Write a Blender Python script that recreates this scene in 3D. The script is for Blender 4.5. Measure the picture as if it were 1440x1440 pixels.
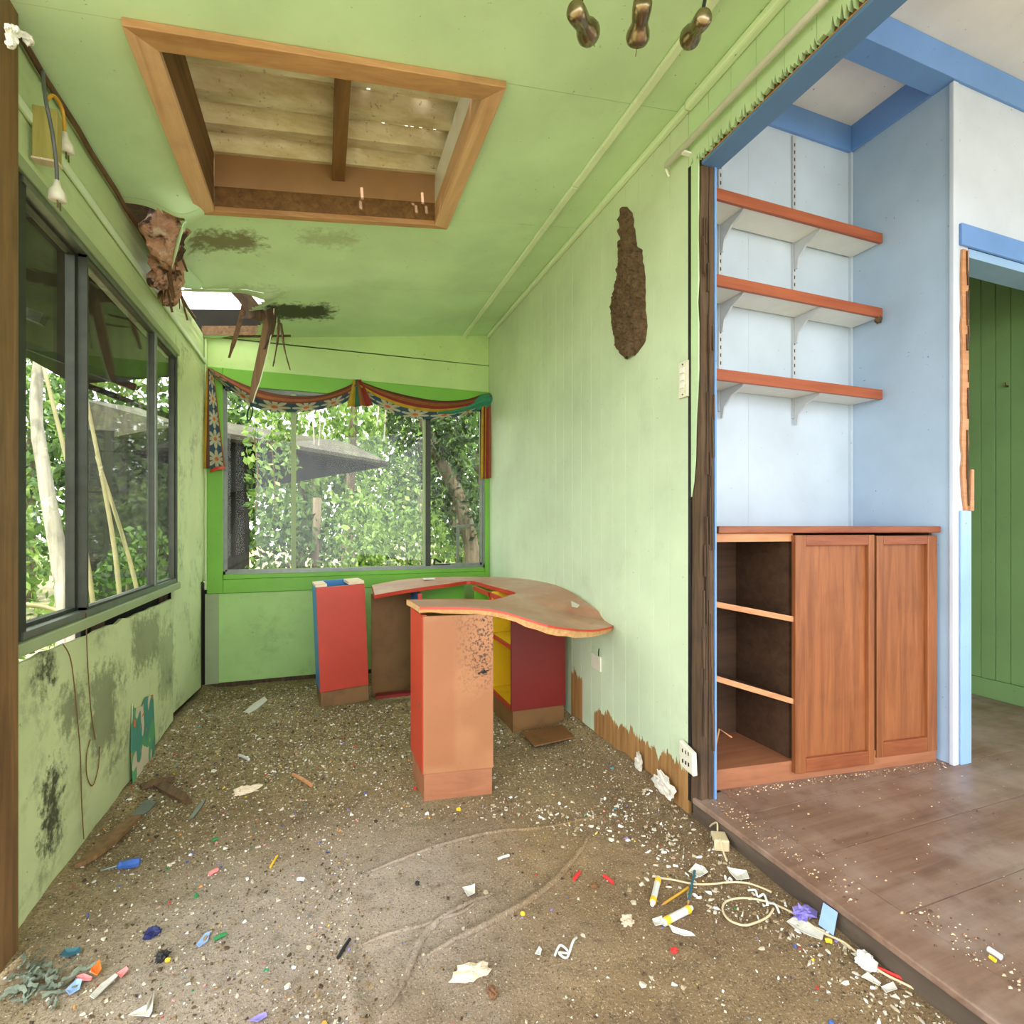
import bpy, math, random
from math import sin, cos, pi, radians
from mathutils import Vector, Matrix, noise as mn

# ------------------------------------------------------------------ clean
for o in list(bpy.data.objects): bpy.data.objects.remove(o, do_unlink=True)
S = bpy.context.scene
COL = S.collection
random.seed(7)

# ------------------------------------------------------------------ camera
F, YAW, VH, CAMZ = 730.0, radians(20.0), 740.0, 1.0
cd = bpy.data.cameras.new('camera'); cam = bpy.data.objects.new('camera', cd); COL.objects.link(cam)
cam.location = (0, 0, CAMZ); cam.rotation_euler = (pi/2, 0, -YAW)
cd.sensor_width = 36; cd.lens = F/1440*36; cd.shift_y = (VH-720)/1440; cd.clip_start = .02; cd.clip_end = 200
S.camera = cam

# ------------------------------------------------------------------ world, sun, exposure
w = bpy.data.worlds.new('sky'); S.world = w; w.use_nodes = True
bg = w.node_tree.nodes['Background']
bg.inputs[0].default_value = (.94, .97, 1, 1); bg.inputs[1].default_value = 2.6
sd = bpy.data.lights.new('sun', 'SUN'); sun = bpy.data.objects.new('sun', sd); COL.objects.link(sun)
sd.energy = 6.0; sd.angle = radians(1.0); sd.color = (1, .97, .92)
sun.rotation_euler = Vector((.10, .47, -1)).to_track_quat('-Z', 'Y').to_euler()
S.view_settings.view_transform = 'Standard'; S.view_settings.look = 'None'
S.view_settings.gamma = 1; S.view_settings.use_curve_mapping = False
S.view_settings.exposure = 1.0

# ------------------------------------------------------------------ measuring helpers (photo pixel -> point on a plane of the room)
def ray(u, v):
    a = (u-720)/F; c, s = cos(YAW), sin(YAW)
    return Vector((a*c+s, -a*s+c, (VH-v)/F))
O0 = Vector((0, 0, CAMZ))
def onx(u, v, X): r = ray(u, v); return O0+r*(X/r.x)
def ony(u, v, Y): r = ray(u, v); return O0+r*(Y/r.y)
def onz(u, v, Z): r = ray(u, v); return O0+r*((Z-CAMZ)/r.z)
def atd(u, v, t): return O0+ray(u, v)*t

XL, XR, YB = -.70, 1.18, 3.75
KC = .255/1.88
def zc(x): return 2.19+KC*(x-XL)
ZH = .08           # hall floor
def sl(c):         # sRGB 0-255 -> linear
    return tuple((x/255/12.92) if x/255 <= .04045 else ((x/255+.055)/1.055)**2.4 for x in c)+(1,)

# ------------------------------------------------------------------ materials
class NT:
    def __init__(s, name):
        s.m = bpy.data.materials.new(name); s.m.use_nodes = True
        s.t = s.m.node_tree; s.b = s.t.nodes['Principled BSDF']; s.out = s.t.nodes['Material Output']
    def n(s, typ, **kw):
        nd = s.t.nodes.new(typ)
        for k, v in kw.items(): setattr(nd, k, v)
        return nd
    def l(s, a, b): s.t.links.new(a, b)
    def pos(s, scale=(1, 1, 1), rot=(0, 0, 0)):
        g = s.n('ShaderNodeNewGeometry'); mp = s.n('ShaderNodeMapping')
        mp.inputs['Scale'].default_value = scale; mp.inputs['Rotation'].default_value = rot
        s.l(g.outputs['Position'], mp.inputs['Vector']); return mp.outputs[0]
    def noise(s, vec, scale, detail=4, rough=.55, dist=0):
        nd = s.n('ShaderNodeTexNoise'); nd.inputs['Scale'].default_value = scale
        nd.inputs['Detail'].default_value = detail; nd.inputs['Roughness'].default_value = rough
        nd.inputs['Distortion'].default_value = dist
        s.l(vec, nd.inputs['Vector']); return nd.outputs['Fac']
    def rng(s, x, a, b, c=0, d=1):
        nd = s.n('ShaderNodeMapRange'); nd.clamp = True
        for i, v in zip((1, 2, 3, 4), (a, b, c, d)): nd.inputs[i].default_value = v
        s.l(x, nd.inputs[0]); return nd.outputs[0]
    def mix(s, f, a, b):
        nd = s.n('ShaderNodeMix', data_type='RGBA')
        for v, i in ((f, 0), (a, 6), (b, 7)):
            if isinstance(v, bpy.types.NodeSocket): s.l(v, nd.inputs[i])
            else: nd.inputs[i].default_value = v
        return nd.outputs[2]
    def math(s, op, a, b=None, c=None):
        nd = s.n('ShaderNodeMath', operation=op)
        for i, v in enumerate((a, b, c)):
            if v is None: continue
            if isinstance(v, bpy.types.NodeSocket): s.l(v, nd.inputs[i])
            else: nd.inputs[i].default_value = v
        return nd.outputs[0]
    def xyz(s):
        g = s.n('ShaderNodeNewGeometry'); x = s.n('ShaderNodeSeparateXYZ'); s.l(g.outputs['Position'], x.inputs[0]); return x.outputs
    def color(s, c):
        if isinstance(c, bpy.types.NodeSocket): s.l(c, s.b.inputs['Base Color'])
        else: s.b.inputs['Base Color'].default_value = c
    def bump(s, h, strength, dist=.005):
        nd = s.n('ShaderNodeBump'); nd.inputs['Strength'].default_value = strength; nd.inputs['Distance'].default_value = dist
        s.l(h, nd.inputs['Height']); s.l(nd.outputs[0], s.b.inputs['Normal'])

def plain(name, c, rough=.6, metal=0, var=.12, scale=12, bump=.1, dirt=None, stretch=(1, 1, 1)):
    """colour with a soft noise variation, optional dirt blotches (color, scale, lo, hi, strength)"""
    t = NT(name); t.b.inputs['Roughness'].default_value = rough; t.b.inputs['Metallic'].default_value = metal
    p = t.pos(stretch); f = t.noise(p, scale, 5)
    c = sl(c); lo = tuple(x*(1-var) for x in c[:3])+(1,); hi = tuple(min(1, x*(1+var)) for x in c[:3])+(1,)
    col = t.mix(t.rng(f, .3, .7), lo, hi)
    for d in (dirt or []):
        dc, ds, a, b, st = d
        m = t.math('MULTIPLY', t.rng(t.noise(p, ds, 6, .65), a, b), st)
        col = t.mix(m, col, sl(dc))
    t.color(col)
    if bump: t.bump(t.noise(p, scale*6, 4), bump)
    return t.m

def wood(name, c1, c2, axis=0, rough=.6, scale=1.0, dirt=.25, bump=.25, knots=False):
    t = NT(name); t.b.inputs['Roughness'].default_value = rough
    sc = [26*scale]*3; sc[axis] = 1.6*scale
    p = t.pos(tuple(sc)); f = t.noise(p, 1.6, 6, .65, .6)
    p2 = t.pos((1, 1, 1)); g = t.noise(p2, 7, 5)
    col = t.mix(t.rng(f, .3, .7), sl(c1), sl(c2))
    dk = tuple(x*.35 for x in sl(c1)[:3])+(1,)
    col = t.mix(t.math('MULTIPLY', t.rng(g, .52, .75), dirt), col, dk)
    t.color(col); t.bump(f, bump, .003)
    return t.m

def paint(name, c, mould=0.0, extra=None, rough=.5, bump=.08, stain=.25):
    """old gloss paint: faint variation, grime and mildew specks"""
    t = NT(name); t.b.inputs['Roughness'].default_value = rough
    p = t.pos(); base = sl(c)
    lo = tuple(x*.86 for x in base[:3])+(1,); hi = tuple(min(1, x*1.08) for x in base[:3])+(1,)
    col = t.mix(t.rng(t.noise(p, 2.3, 5), .3, .7), lo, hi)
    gr = t.math('MULTIPLY', t.rng(t.noise(p, 5, 7, .7), .55, .8), stain)
    col = t.mix(gr, col, sl((96, 92, 48)))
    sp = t.rng(t.noise(p, 55, 3, .6), .70, .75)
    col = t.mix(t.math('MULTIPLY', sp, .55), col, sl((60, 55, 30)))
    if mould:
        a = t.rng(t.noise(p, 4.2, 3), .50, .66); b = t.rng(t.noise(p, 26, 6, .7), .42, .62)
        col = t.mix(t.math('MULTIPLY', t.math('MULTIPLY', a, b), mould), col, sl((38, 40, 28)))
    if extra: col = extra(t, p, col)
    t.color(col); t.bump(t.noise(p, 30, 5), bump)
    return t.m

M = {}
def patch(t, c, y0, y1, z0, z1, soft=.05, nscale=18, namp=.12, ax=('Y', 'Z')):
    """0..1 mask: a noisy-edged box in world coordinates"""
    q = t.xyz(); A, B = q[ax[0]], q[ax[1]]
    n = t.math('MULTIPLY', t.math('SUBTRACT', t.noise(t.pos(), nscale, 6, .7), .5), namp)
    n2 = t.math('MULTIPLY', t.math('SUBTRACT', t.noise(t.pos((1.3, 1.1, 1.2)), nscale*1.3, 6, .7), .5), namp)
    A = t.math('ADD', A, n); B = t.math('ADD', B, n2)
    m = t.math('MULTIPLY', t.rng(A, y0-soft, y0+soft), t.rng(A, y1-soft, y1+soft, 1, 0))
    m = t.math('MULTIPLY', m, t.math('MULTIPLY', t.rng(B, z0-soft, z0+soft), t.rng(B, z1-soft, z1+soft, 1, 0)))
    return m

# --- right wall: pale green paint flaked off bare timber along its foot
def peel(t, p, col):
    q = t.xyz()
    st = t.noise(t.pos((1, 15, 1.2)), 1.0, 5, .8)      # ragged vertical strips
    h = t.math('ADD', .165, t.math('MULTIPLY', t.math('SUBTRACT', st, .5), .22))
    m1 = t.math('MULTIPLY', t.math('LESS_THAN', q['Z'], h), t.math('LESS_THAN', q['Y'], 2.13))
    h2 = t.math('ADD', .26, t.math('MULTIPLY', t.math('SUBTRACT', st, .5), .3))
    m2 = t.math('MULTIPLY', t.math('LESS_THAN', q['Z'], h2), t.math('MULTIPLY', t.math('GREATER_THAN', q['Y'], 2.245), t.math('LESS_THAN', q['Y'], 2.37)))
    m = t.math('MAXIMUM', m1, m2)
    gr = t.noise(t.pos((30, 30, 2)), 1.5, 6, .6)
    wd = t.mix(t.rng(gr, .3, .7), sl((122, 84, 48)), sl((176, 134, 82)))
    return t.mix(m, col, wd)
GREEN_R = (195, 211, 179)
M['wall_r'] = paint('pale_green_wall_paint', GREEN_R, extra=peel, rough=.38, stain=.16)
M['wall_r2'] = paint('pale_green_header_paint', (188, 214, 172), rough=.4, stain=.2)
M['ceil'] = None
def ceilspots(t, p, col):
    for (x0, x1, y0, y1, c, st) in ((-.52, -.26, 2.45, 2.60, (92, 66, 22), .8), (-.10, .14, 2.42, 2.52, (110, 84, 30), .35), (-.34, .05, 3.20, 3.42, (30, 27, 16), .97), (-.45, -.2, 2.95, 3.1, (90, 96, 50), .3)):
        m = patch(t, None, x0, x1, y0, y1, .03, 14, .30, ('X', 'Y'))
        col = t.mix(t.math('MULTIPLY', m, st), col, sl(c))
    return col
M['ceil'] = paint('green_ceiling_paint', (198, 229, 186), extra=ceilspots, rough=.55, stain=.12)
def lwspots(t, p, col):
    for (y0, y1, z0, z1, st) in ((1.72, 1.80, .12, .34, .9), (1.70, 1.78, .58, .66, .9), (2.0, 2.2, .25, .52, .6), (2.4, 2.75, .42, .62, .55), (1.8, 1.95, .40, .52, .6), (2.75, 3.0, .2, .5, .4)):
        col = t.mix(t.math('MULTIPLY', patch(t, None, y0, y1, z0, z1, .025, 24, .27), st), col, sl((40, 40, 28)))
    return col
M['wall_l'] = paint('mildewed_green_wall_paint', (194, 208, 152), mould=.65, extra=lwspots, rough=.55, stain=.4)
M['wall_l2'] = paint('green_upper_wall_paint', (190, 210, 154), mould=.1, rough=.5, stain=.25)
M['wall_b'] = paint('green_back_wall_paint', (164, 202, 122), mould=.2, rough=.5, stain=.2)
M['wall_b2'] = paint('green_back_upper_paint', (180, 208, 134), mould=.05, rough=.5, stain=.15)
M['vivid'] = paint('vivid_green_trim_paint', (112, 172, 52), rough=.45, stain=.15)
M['cream_trim'] = paint('pale_green_strip_paint', (212, 230, 196), rough=.45, stain=.15)
M['sage'] = paint('sage_sill_paint', (150, 166, 122), rough=.5, stain=.35)
M['alu'] = plain('dull_aluminium', (124, 130, 122), .42, .75, .12, 20, .05)
M['alu_dark'] = plain('grimy_dark_aluminium', (58, 60, 52), .5, .5, .2, 20, .05)
M['black'] = plain('black_plastic', (18, 18, 17), .5, 0, .1)
M['old'] = wood('weathered_rotten_timber', (52, 37, 25), (100, 76, 52), 2, .8, 1.2, .5, .8)
M['jamb'] = wood('brown_jamb_timber', (92, 66, 38), (136, 102, 62), 2, .55, 1.0, .35, .3)
M['old_y'] = wood('weathered_timber_lengthwise', (70, 48, 30), (122, 92, 58), 1, .8, 1.2, .5, .8)
M['pine_x'] = wood('skylight_pine_across', (158, 112, 70), (192, 148, 102), 0, .5, .8, .3, .1)
M['pine_y'] = wood('skylight_pine_along', (190, 146, 106), (216, 176, 138), 1, .5, .8, .3, .1)
M['beam'] = wood('old_roof_batten', (92, 62, 32), (134, 98, 54), 1, .7, 1, .4, .4)
M['redwood'] = wood('red_shelf_edging', (146, 70, 38), (172, 92, 54), 0, .45, 1, .15, .1)
M['cedar'] = wood('stained_cedar_door', (112, 62, 33), (160, 98, 56), 2, .38, .9, .2, .1)
M['cedar_x'] = wood('stained_cedar_rail', (118, 60, 32), (152, 86, 50), 0, .4, .9, .15, .1)
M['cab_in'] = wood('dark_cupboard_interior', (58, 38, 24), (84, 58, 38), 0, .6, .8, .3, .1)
M['cab_edge'] = wood('raw_pine_shelf_lip', (178, 118, 76), (206, 150, 104), 0, .55, 1, .2, .1)
M['plinth'] = wood('pink_stained_plinth', (142, 88, 58), (166, 108, 74), 0, .55, .8, .2, .1)
M['blue_w'] = paint('pale_blue_wall_paint', (196, 210, 224), rough=.35, stain=.03, bump=.04)
M['blue_s'] = paint('sky_blue_side_paint', (172, 194, 218), rough=.35, stain=.04, bump=.04)
M['blue'] = paint('strong_blue_trim_paint', (108, 152, 216), rough=.4, stain=.06, bump=.06)
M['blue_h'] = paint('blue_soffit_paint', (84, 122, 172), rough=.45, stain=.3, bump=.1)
M['blue_l'] = paint('light_blue_jamb_paint', (150, 186, 226), rough=.4, stain=.05)
M['white'] = paint('white_ceiling_paint', (238, 234, 230), rough=.5, stain=.06, bump=.04)
M['whitew'] = paint('white_wall_paint', (206, 215, 230), rough=.4, stain=.05, bump=.04)
M['offwhite'] = plain('off_white_enamel', (222, 222, 214), .35, 0, .05, 10, .02)
M['plastic_w'] = plain('aged_white_plastic', (214, 210, 190), .4, 0, .06, 30, .02, [((120, 100, 60), 30, .6, .75, .5)])
M['metal_w'] = plain('white_powder_metal', (198, 202, 206), .4, .2, .05, 10, .02)
M['green_far'] = paint('leaf_green_board_paint', (124, 160, 98), rough=.5, stain=.1)
M['hallfloor'] = None
def mk_hall():
    t = NT('worn_red_brown_floorboards')
    p = t.pos(); g = t.noise(t.pos((1.5, 22, 22)), 1.4, 6, .65)
    col = t.mix(t.rng(g, .3, .7), sl((106, 80, 64)), sl((140, 112, 94)))
    col = t.mix(t.math('MULTIPLY', t.rng(t.noise(p, 3.5, 6, .65), .40, .66), .65), col, sl((164, 146, 134)))
    col = t.mix(t.math('MULTIPLY', t.rng(t.noise(p, 8, 7, .7), .55, .75), .6), col, sl((72, 50, 40)))
    t.color(col); t.b.inputs['Roughness'].default_value = .42
    t.l(t.rng(t.noise(p, 6, 5), .3, .7, .28, .55), t.b.inputs['Roughness']); t.bump(t.noise(p, 60, 5), .12)
    return t.m
M['hallfloor'] = mk_hall()
M['riser'] = plain('grimy_step_timber', (74, 62, 50), .75, 0, .35, 9, .3, [((120, 104, 84), 12, .5, .7, .5), ((30, 26, 22), 6, .5, .7, .5)], (1, .25, 1))
def mk_floor():
    t = NT('dirt_covered_carpet'); p = t.pos(); q = t.xyz()
    col = t.mix(t.rng(t.noise(p, 2.2, 6, .6), .32, .68), sl((108, 84, 56)), sl((146, 120, 86)))
    # silt at far end and under window, green bounce light painted into it
    back = t.rng(t.math('ADD', q['Y'], t.math('MULTIPLY', t.math('SUBTRACT', t.noise(p, 3, 5), .5), 1.2)), 1.55, 2.5)
    lf = t.rng(t.math('ADD', q['X'], t.math('MULTIPLY', t.math('SUBTRACT', t.noise(p, 3, 5), .5), .5)), -.45, -.1, 1, 0)
    silt = t.mix(t.rng(t.noise(p, 9, 7, .7), .35, .65), sl((96, 86, 48)), sl((150, 136, 86)))
    silt = t.mix(t.math('MULTIPLY', t.rng(t.noise(p, 75, 5, .7), .48, .62), .75), silt, sl((188, 172, 120)))
    silt = t.mix(t.math('MULTIPLY', t.rng(t.noise(t.pos((1.2, 1.1, 1)), 60, 5, .7), .52, .64), .7), silt, sl((60, 50, 26)))
    col = t.mix(t.math('MULTIPLY', t.math('MAXIMUM', back, t.math('MULTIPLY', lf, .55)), .8), col, silt)
    # paler swath across the near left
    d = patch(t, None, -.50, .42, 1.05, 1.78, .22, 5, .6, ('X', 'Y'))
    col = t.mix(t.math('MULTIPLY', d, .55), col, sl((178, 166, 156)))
    col = t.mix(t.math('MULTIPLY', t.rng(t.noise(p, 22, 7, .75), .52, .72), .65), col, sl((64, 52, 36)))
    col = t.mix(t.math('MULTIPLY', t.rng(t.noise(p, 190, 4, .7), .56, .66), .75), col, sl((196, 180, 150)))
    col = t.mix(t.math('MULTIPLY', t.rng(t.noise(t.pos((1.1, 1.2, 1)), 160, 4, .7), .56, .64), .75), col, sl((50, 38, 26)))
    t.color(col); t.b.inputs['Roughness'].default_value = .95
    hh = t.math('ADD', t.noise(p, 120, 5, .7), t.math('MULTIPLY', t.noise(p, 24, 6, .7), 1.2)); t.bump(hh, .7, .008)
    return t.m
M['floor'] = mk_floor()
M['red'] = plain('red_laminate', (180, 56, 34), .45, 0, .06, 5, .03, [((120, 50, 38), 6, .55, .8, .4)])
M['red_in'] = plain('deep_red_laminate', (122, 30, 24), .45, 0, .06, 5, .03)
M['yellow'] = plain('yellow_laminate', (232, 190, 30), .45, 0, .06, 5, .03, [((110, 90, 20), 9, .55, .8, .5)])
M['lgreen'] = plain('green_laminate', (104, 176, 44), .45, 0, .06, 5, .03)
M['lblue'] = plain('blue_laminate', (54, 124, 186), .45, 0, .06, 5, .03)
def mk_mdf():
    t = NT('tan_particle_board'); p = t.pos()
    col = t.mix(t.rng(t.noise(p, 3, 5), .35, .65), sl((152, 100, 63)), sl((174, 120, 80)))
    col = t.mix(t.math('MULTIPLY', t.rng(t.noise(p, 160, 3), .66, .72), .4), col, sl((120, 76, 44)))
    q = t.xyz(); col = t.mix(t.math('MULTIPLY', patch(t, None, .50, .62, .42, .70, .06, 14, .12, ('X', 'Z')), t.rng(t.noise(p, 110, 4), .50, .60)), col, sl((54, 40, 28)))
    col = t.mix(t.math('MULTIPLY', patch(t, None, .34, .455, .12, .66, .012, 3, .03, ('X', 'Z')), .6), col, sl((150, 92, 56)))
    t.color(col); t.b.inputs['Roughness'].default_value = .55; return t.m
M['mdf'] = mk_mdf()
M['mdf_dark'] = plain('brown_hardboard', (124, 88, 48), .6, 0, .12, 6, .05, [((66, 46, 22), 8, .5, .8, .6)])
M['desk'] = plain('dusty_pink_brown_laminate', (166, 118, 92), .45, 0, .10, 4, .05, [((190, 166, 144), 5, .45, .7, .6), ((70, 50, 36), 14, .58, .75, .55)])
M['chip'] = plain('broken_particle_board_edge', (196, 150, 96), .8, 0, .2, 60, .4)
M['mud'] = plain('dried_termite_mud', (98, 76, 52), .95, 0, .25, 30, 1.0, [((48, 35, 23), 60, .52, .62, .75)])
M['plaster'] = plain('broken_white_plaster', (218, 212, 198), .9, 0, .1, 30, .5, [((96, 90, 84), 24, .52, .7, .7)])
M['foam'] = plain('dirty_cream_foam', (222, 204, 176), .9, 0, .1, 40, .6, [((140, 104, 66), 20, .52, .72, .6)])
M['insul'] = plain('matted_pink_insulation', (182, 138, 114), .95, 0, .3, 18, .9, [((48, 34, 24), 12, .50, .58, .92), ((214, 196, 176), 19, .55, .64, .6)])
M['cord'] = plain('cream_cable_sheath', (206, 188, 150), .5, 0, .06, 20, .02)
M['cord_y'] = plain('yellow_lead', (196, 148, 40), .5)
M['cord_g'] = plain('grey_lead', (88, 92, 88), .5)
M['root'] = plain('brown_root', (104, 76, 44), .9)
M['brass'] = plain('tarnished_brass', (150, 134, 108), .26, .95, .25, 14, .05, [((84, 50, 30), 30, .5, .7, .6)])
M['bulb'] = plain('frosted_bulb_glass', (226, 226, 214), .2)
M['pole'] = plain('white_conduit', (234, 234, 228), .4, 0, .04)
M['ply'] = wood('green_grey_timber_block', (142, 132, 64), (176, 164, 92), 2, .7, 1, .4, .2)
def mk_roof():
    t = NT('rusty_corrugated_iron'); p = t.pos()
    col = t.mix(t.rng(t.noise(t.pos((1.5, 5, 5)), 4, 6, .65), .35, .68), sl((186, 172, 132)), sl((222, 214, 192)))
    col = t.mix(t.math('MULTIPLY', t.rng(t.noise(p, 40, 6, .7), .60, .70), .7), col, sl((50, 40, 26)))
    t.color(col); t.b.inputs['Roughness'].default_value = .35; t.b.inputs['Metallic'].default_value = .15; return t.m
M['roof'] = mk_roof()
def mk_fibre():
    t = NT('translucent_fibreglass_sheet'); n = t.n('ShaderNodeBsdfTranslucent'); n.inputs[0].default_value = (.92, .92, .82, 1)
    d = t.n('ShaderNodeMixShader'); d.inputs[0].default_value = .2
    t.l(n.outputs[0], d.inputs[1]); t.b.inputs['Base Color'].default_value = (.85, .85, .75, 1); t.l(t.b.outputs[0], d.inputs[2]); t.l(d.outputs[0], t.out.inputs[0]); return t.m
M['fibre'] = mk_fibre()
def mk_glass(name, grime, tint=(.95, .96, .93)):
    """thin pane: mirror reflection by angle, the rest passes through a film of uneven grime"""
    t = NT(name); p = t.pos((1, 1, .35))
    tr = t.n('ShaderNodeBsdfTransparent')
    col = t.mix(t.math('MULTIPLY', t.rng(t.noise(p, 6, 7, .7), .40, .72), grime), tint+(1,), (.52, .52, .44, 1))
    t.l(col, tr.inputs[0])
    gl = t.n('ShaderNodeBsdfGlossy'); gl.inputs['Roughness'].default_value = .02
    lw = t.n('ShaderNodeLayerWeight'); rf_ = t.math('ADD', .02, t.math('MULTIPLY', t.math('POWER', lw.outputs['Facing'], 5), .5))
    a = t.n('ShaderNodeMixShader'); t.l(rf_, a.inputs[0]); t.l(tr.outputs[0], a.inputs[1]); t.l(gl.outputs[0], a.inputs[2])
    t.l(a.outputs[0], t.out.inputs[0]); return t.m
M['glass_b'] = mk_glass('dusty_window_glass', .35)
M['glass_l'] = mk_glass('grimy_window_glass', .5, (.96, .975, .94))
def mk_leaf(name, c1, c2, trans=.45):
    t = NT(name); g = t.n('ShaderNodeNewGeometry')
    col = t.mix(g.outputs['Random Per Island'], sl(c1), sl(c2)); t.color(col); t.b.inputs['Roughness'].default_value = .5
    tl = t.n('ShaderNodeBsdfTranslucent'); t.l(col, tl.inputs[0])
    mx = t.n('ShaderNodeMixShader'); mx.inputs[0].default_value = trans
    t.l(t.b.outputs[0], mx.inputs[1]); t.l(tl.outputs[0], mx.inputs[2]); t.l(mx.outputs[0], t.out.inputs[0]); return t.m
M['leaf1'] = mk_leaf('bright_leaves', (44, 80, 28), (152, 184, 92))
M['leaf2'] = mk_leaf('mid_green_leaves', (26, 50, 18), (104, 138, 66))
M['leaf3'] = mk_leaf('deep_green_leaves', (26, 44, 20), (60, 84, 40))
M['bark'] = wood('dark_bark', (70, 60, 46), (112, 100, 78), 2, .9, .6, .3, .8)
M['bark_w'] = wood('pale_bark', (112, 108, 94), (178, 172, 156), 2, .8, .5, .5, .5)
M['cane'] = plain('dry_bamboo', (132, 124, 84), .5)
M['ground'] = plain('leaf_littered_ground', (140, 128, 96), .95, 0, .3, 3, .5, [((96, 120, 56), 2, .45, .65, .7)])
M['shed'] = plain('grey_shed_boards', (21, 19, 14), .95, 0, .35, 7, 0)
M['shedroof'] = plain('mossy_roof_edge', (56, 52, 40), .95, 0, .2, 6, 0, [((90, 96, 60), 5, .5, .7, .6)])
M['web'] = plain('dusty_cobweb', (226, 224, 212), .95, 0, .1, 60, .6)
M['rag'] = plain('grey_green_rag', (108, 118, 100), .95, 0, .25, 40, .5)

# ------------------------------------------------------------------ mesh helpers
class MB:
    def __init__(s): s.v = []; s.f = []; s.uv = {}; s.mi = {}
    def add(s, vs, fs):
        o = len(s.v); s.v += [tuple(x) for x in vs]; s.f += [tuple(i+o for i in f) for f in fs]; return s
    def box(s, a, b, jit=0):
        (x0, y0, z0), (x1, y1, z1) = a, b
        vs = [Vector((x, y, z)) for z in (z0, z1) for x, y in ((x0, y0), (x1, y0), (x1, y1), (x0, y1))]
        if jit: vs = [q+Vector([random.uniform(-jit, jit) for _ in range(3)]) for q in vs]
        return s.hexa(vs)
    def hexa(s, vs):   # 4 bottom (ccw from above) then 4 top
        return s.add(vs, [(3, 2, 1, 0), (4, 5, 6, 7), (0, 1, 5, 4), (1, 2, 6, 5), (2, 3, 7, 6), (3, 0, 4, 7)])
    def prism(s, pts, d):   # polygon (planar, list of 3-D) swept along vector d
        n = len(pts); a = [Vector(p) for p in pts]; b = [p+Vector(d) for p in a]
        return s.add(a+b, [tuple(range(n))[::-1], tuple(range(n, 2*n))]+[(i, (i+1) % n, n+(i+1) % n, n+i) for i in range(n)])
    def bar(s, p, q, wdt, hgt, up=(0, 0, 1)):
        p, q = Vector(p), Vector(q); d = (q-p).normalized(); u = Vector(up); r = d.cross(u)
        if r.length < 1e-4: r = d.cross(Vector((1, 0, 0)))
        r.normalize(); u = r.cross(d).normalized(); r *= wdt/2; u *= hgt/2
        return s.hexa([p-r-u, p+r-u, q+r-u, q-r-u, p-r+u, p+r+u, q+r+u, q-r+u])
    def tube(s, pts, rad, seg=8, flat=1.0):
        pts = [Vector(p) for p in pts]; n = len(pts)
        if not hasattr(rad, '__len__'): rad = [rad]*n
        t0 = (pts[1]-pts[0]).normalized(); r = t0.orthogonal().normalized(); rings = []
        for i, p in enumerate(pts):
            t = (pts[min(i+1, n-1)]-pts[max(i-1, 0)]).normalized()
            r = (r-t*r.dot(t)); r = r.normalized() if r.length > 1e-6 else t.orthogonal().normalized(); b = t.cross(r)
            rings.append([p+(r*cos(2*pi*k/seg)+b*sin(2*pi*k/seg)*flat)*rad[i] for k in range(seg)])
        vs = [q for R in rings for q in R]; fs = []
        for i in range(n-1):
            for k in range(seg):
                a, b2 = i*seg+k, i*seg+(k+1) % seg; fs.append((a, b2, b2+seg, a+seg))
        fs.append(tuple(range(seg))[::-1]); fs.append(tuple((n-1)*seg+k for k in range(seg)))
        return s.add(vs, fs)
    def grid(s, P):   # P[i][j] points
        n, m = len(P), len(P[0]); o = len(s.v)
        s.v += [tuple(p) for r in P for p in r]
        for i in range(n-1):
            for j in range(m-1):
                f = (o+i*m+j, o+(i+1)*m+j, o+(i+1)*m+j+1, o+i*m+j+1)
                s.uv[len(s.f)] = [(i/(n-1), j/(m-1)), ((i+1)/(n-1), j/(m-1)), ((i+1)/(n-1), (j+1)/(m-1)), (i/(n-1), (j+1)/(m-1))]
                s.f.append(f)
        return s
    def blob(s, c, rad, amp=.25, fr=3, nu=14, nv=9, seed=0):
        c = Vector(c); R = Vector(rad) if hasattr(rad, '__len__') else Vector((rad,)*3); rows = []
        for i in range(nv+1):
            th = pi*i/nv; row = []
            for k in range(nu):
                ph = 2*pi*k/nu; d = Vector((sin(th)*cos(ph), sin(th)*sin(ph), cos(th)))
                f = 1+amp*mn.noise(d*fr+Vector((seed*3.1, seed*1.7, seed)))*1.6
                row.append(c+Vector((d.x*R.x, d.y*R.y, d.z*R.z))*f)
            rows.append(row)
        o = len(s.v); s.v += [tuple(p) for r in rows for p in r]
        for i in range(nv):
            for k in range(nu):
                s.f.append((o+i*nu+k, o+(i+1)*nu+k, o+(i+1)*nu+(k+1) % nu, o+i*nu+(k+1) % nu))
        return s
    def build(s, name, mat, parent=None, smooth=False, solid=0, bevel=0):
        me = bpy.data.meshes.new(name)
        if parent is None:   # put the origin at the base
            xs = [p[0] for p in s.v]; ys = [p[1] for p in s.v]; zs = [p[2] for p in s.v]
            o = Vector(((min(xs)+max(xs))/2, (min(ys)+max(ys))/2, min(zs)))
        else: o = Vector((0, 0, 0))
        me.from_pydata([tuple(Vector(p)-o) for p in s.v], [], s.f)
        mats = mat if isinstance(mat, (list, tuple)) else [mat]
        for m in mats: me.materials.append(m)
        if s.uv:
            uvl = me.uv_layers.new(name='UVMap')
            for pi_, pl in enumerate(me.polygons):
                if pi_ in s.uv:
                    for li, c in zip(pl.loop_indices, s.uv[pi_]): uvl.data[li].uv = c
        for k, i in s.mi.items(): me.polygons[k].material_index = i
        if smooth:
            for pl in me.polygons: pl.use_smooth = True
        me.update()
        ob = bpy.data.objects.new(name, me); COL.objects.link(ob)
        if parent is not None:
            ob.parent = parent
            ob.matrix_parent_inverse = wm(parent).inverted()
        else: ob.location = o
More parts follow.
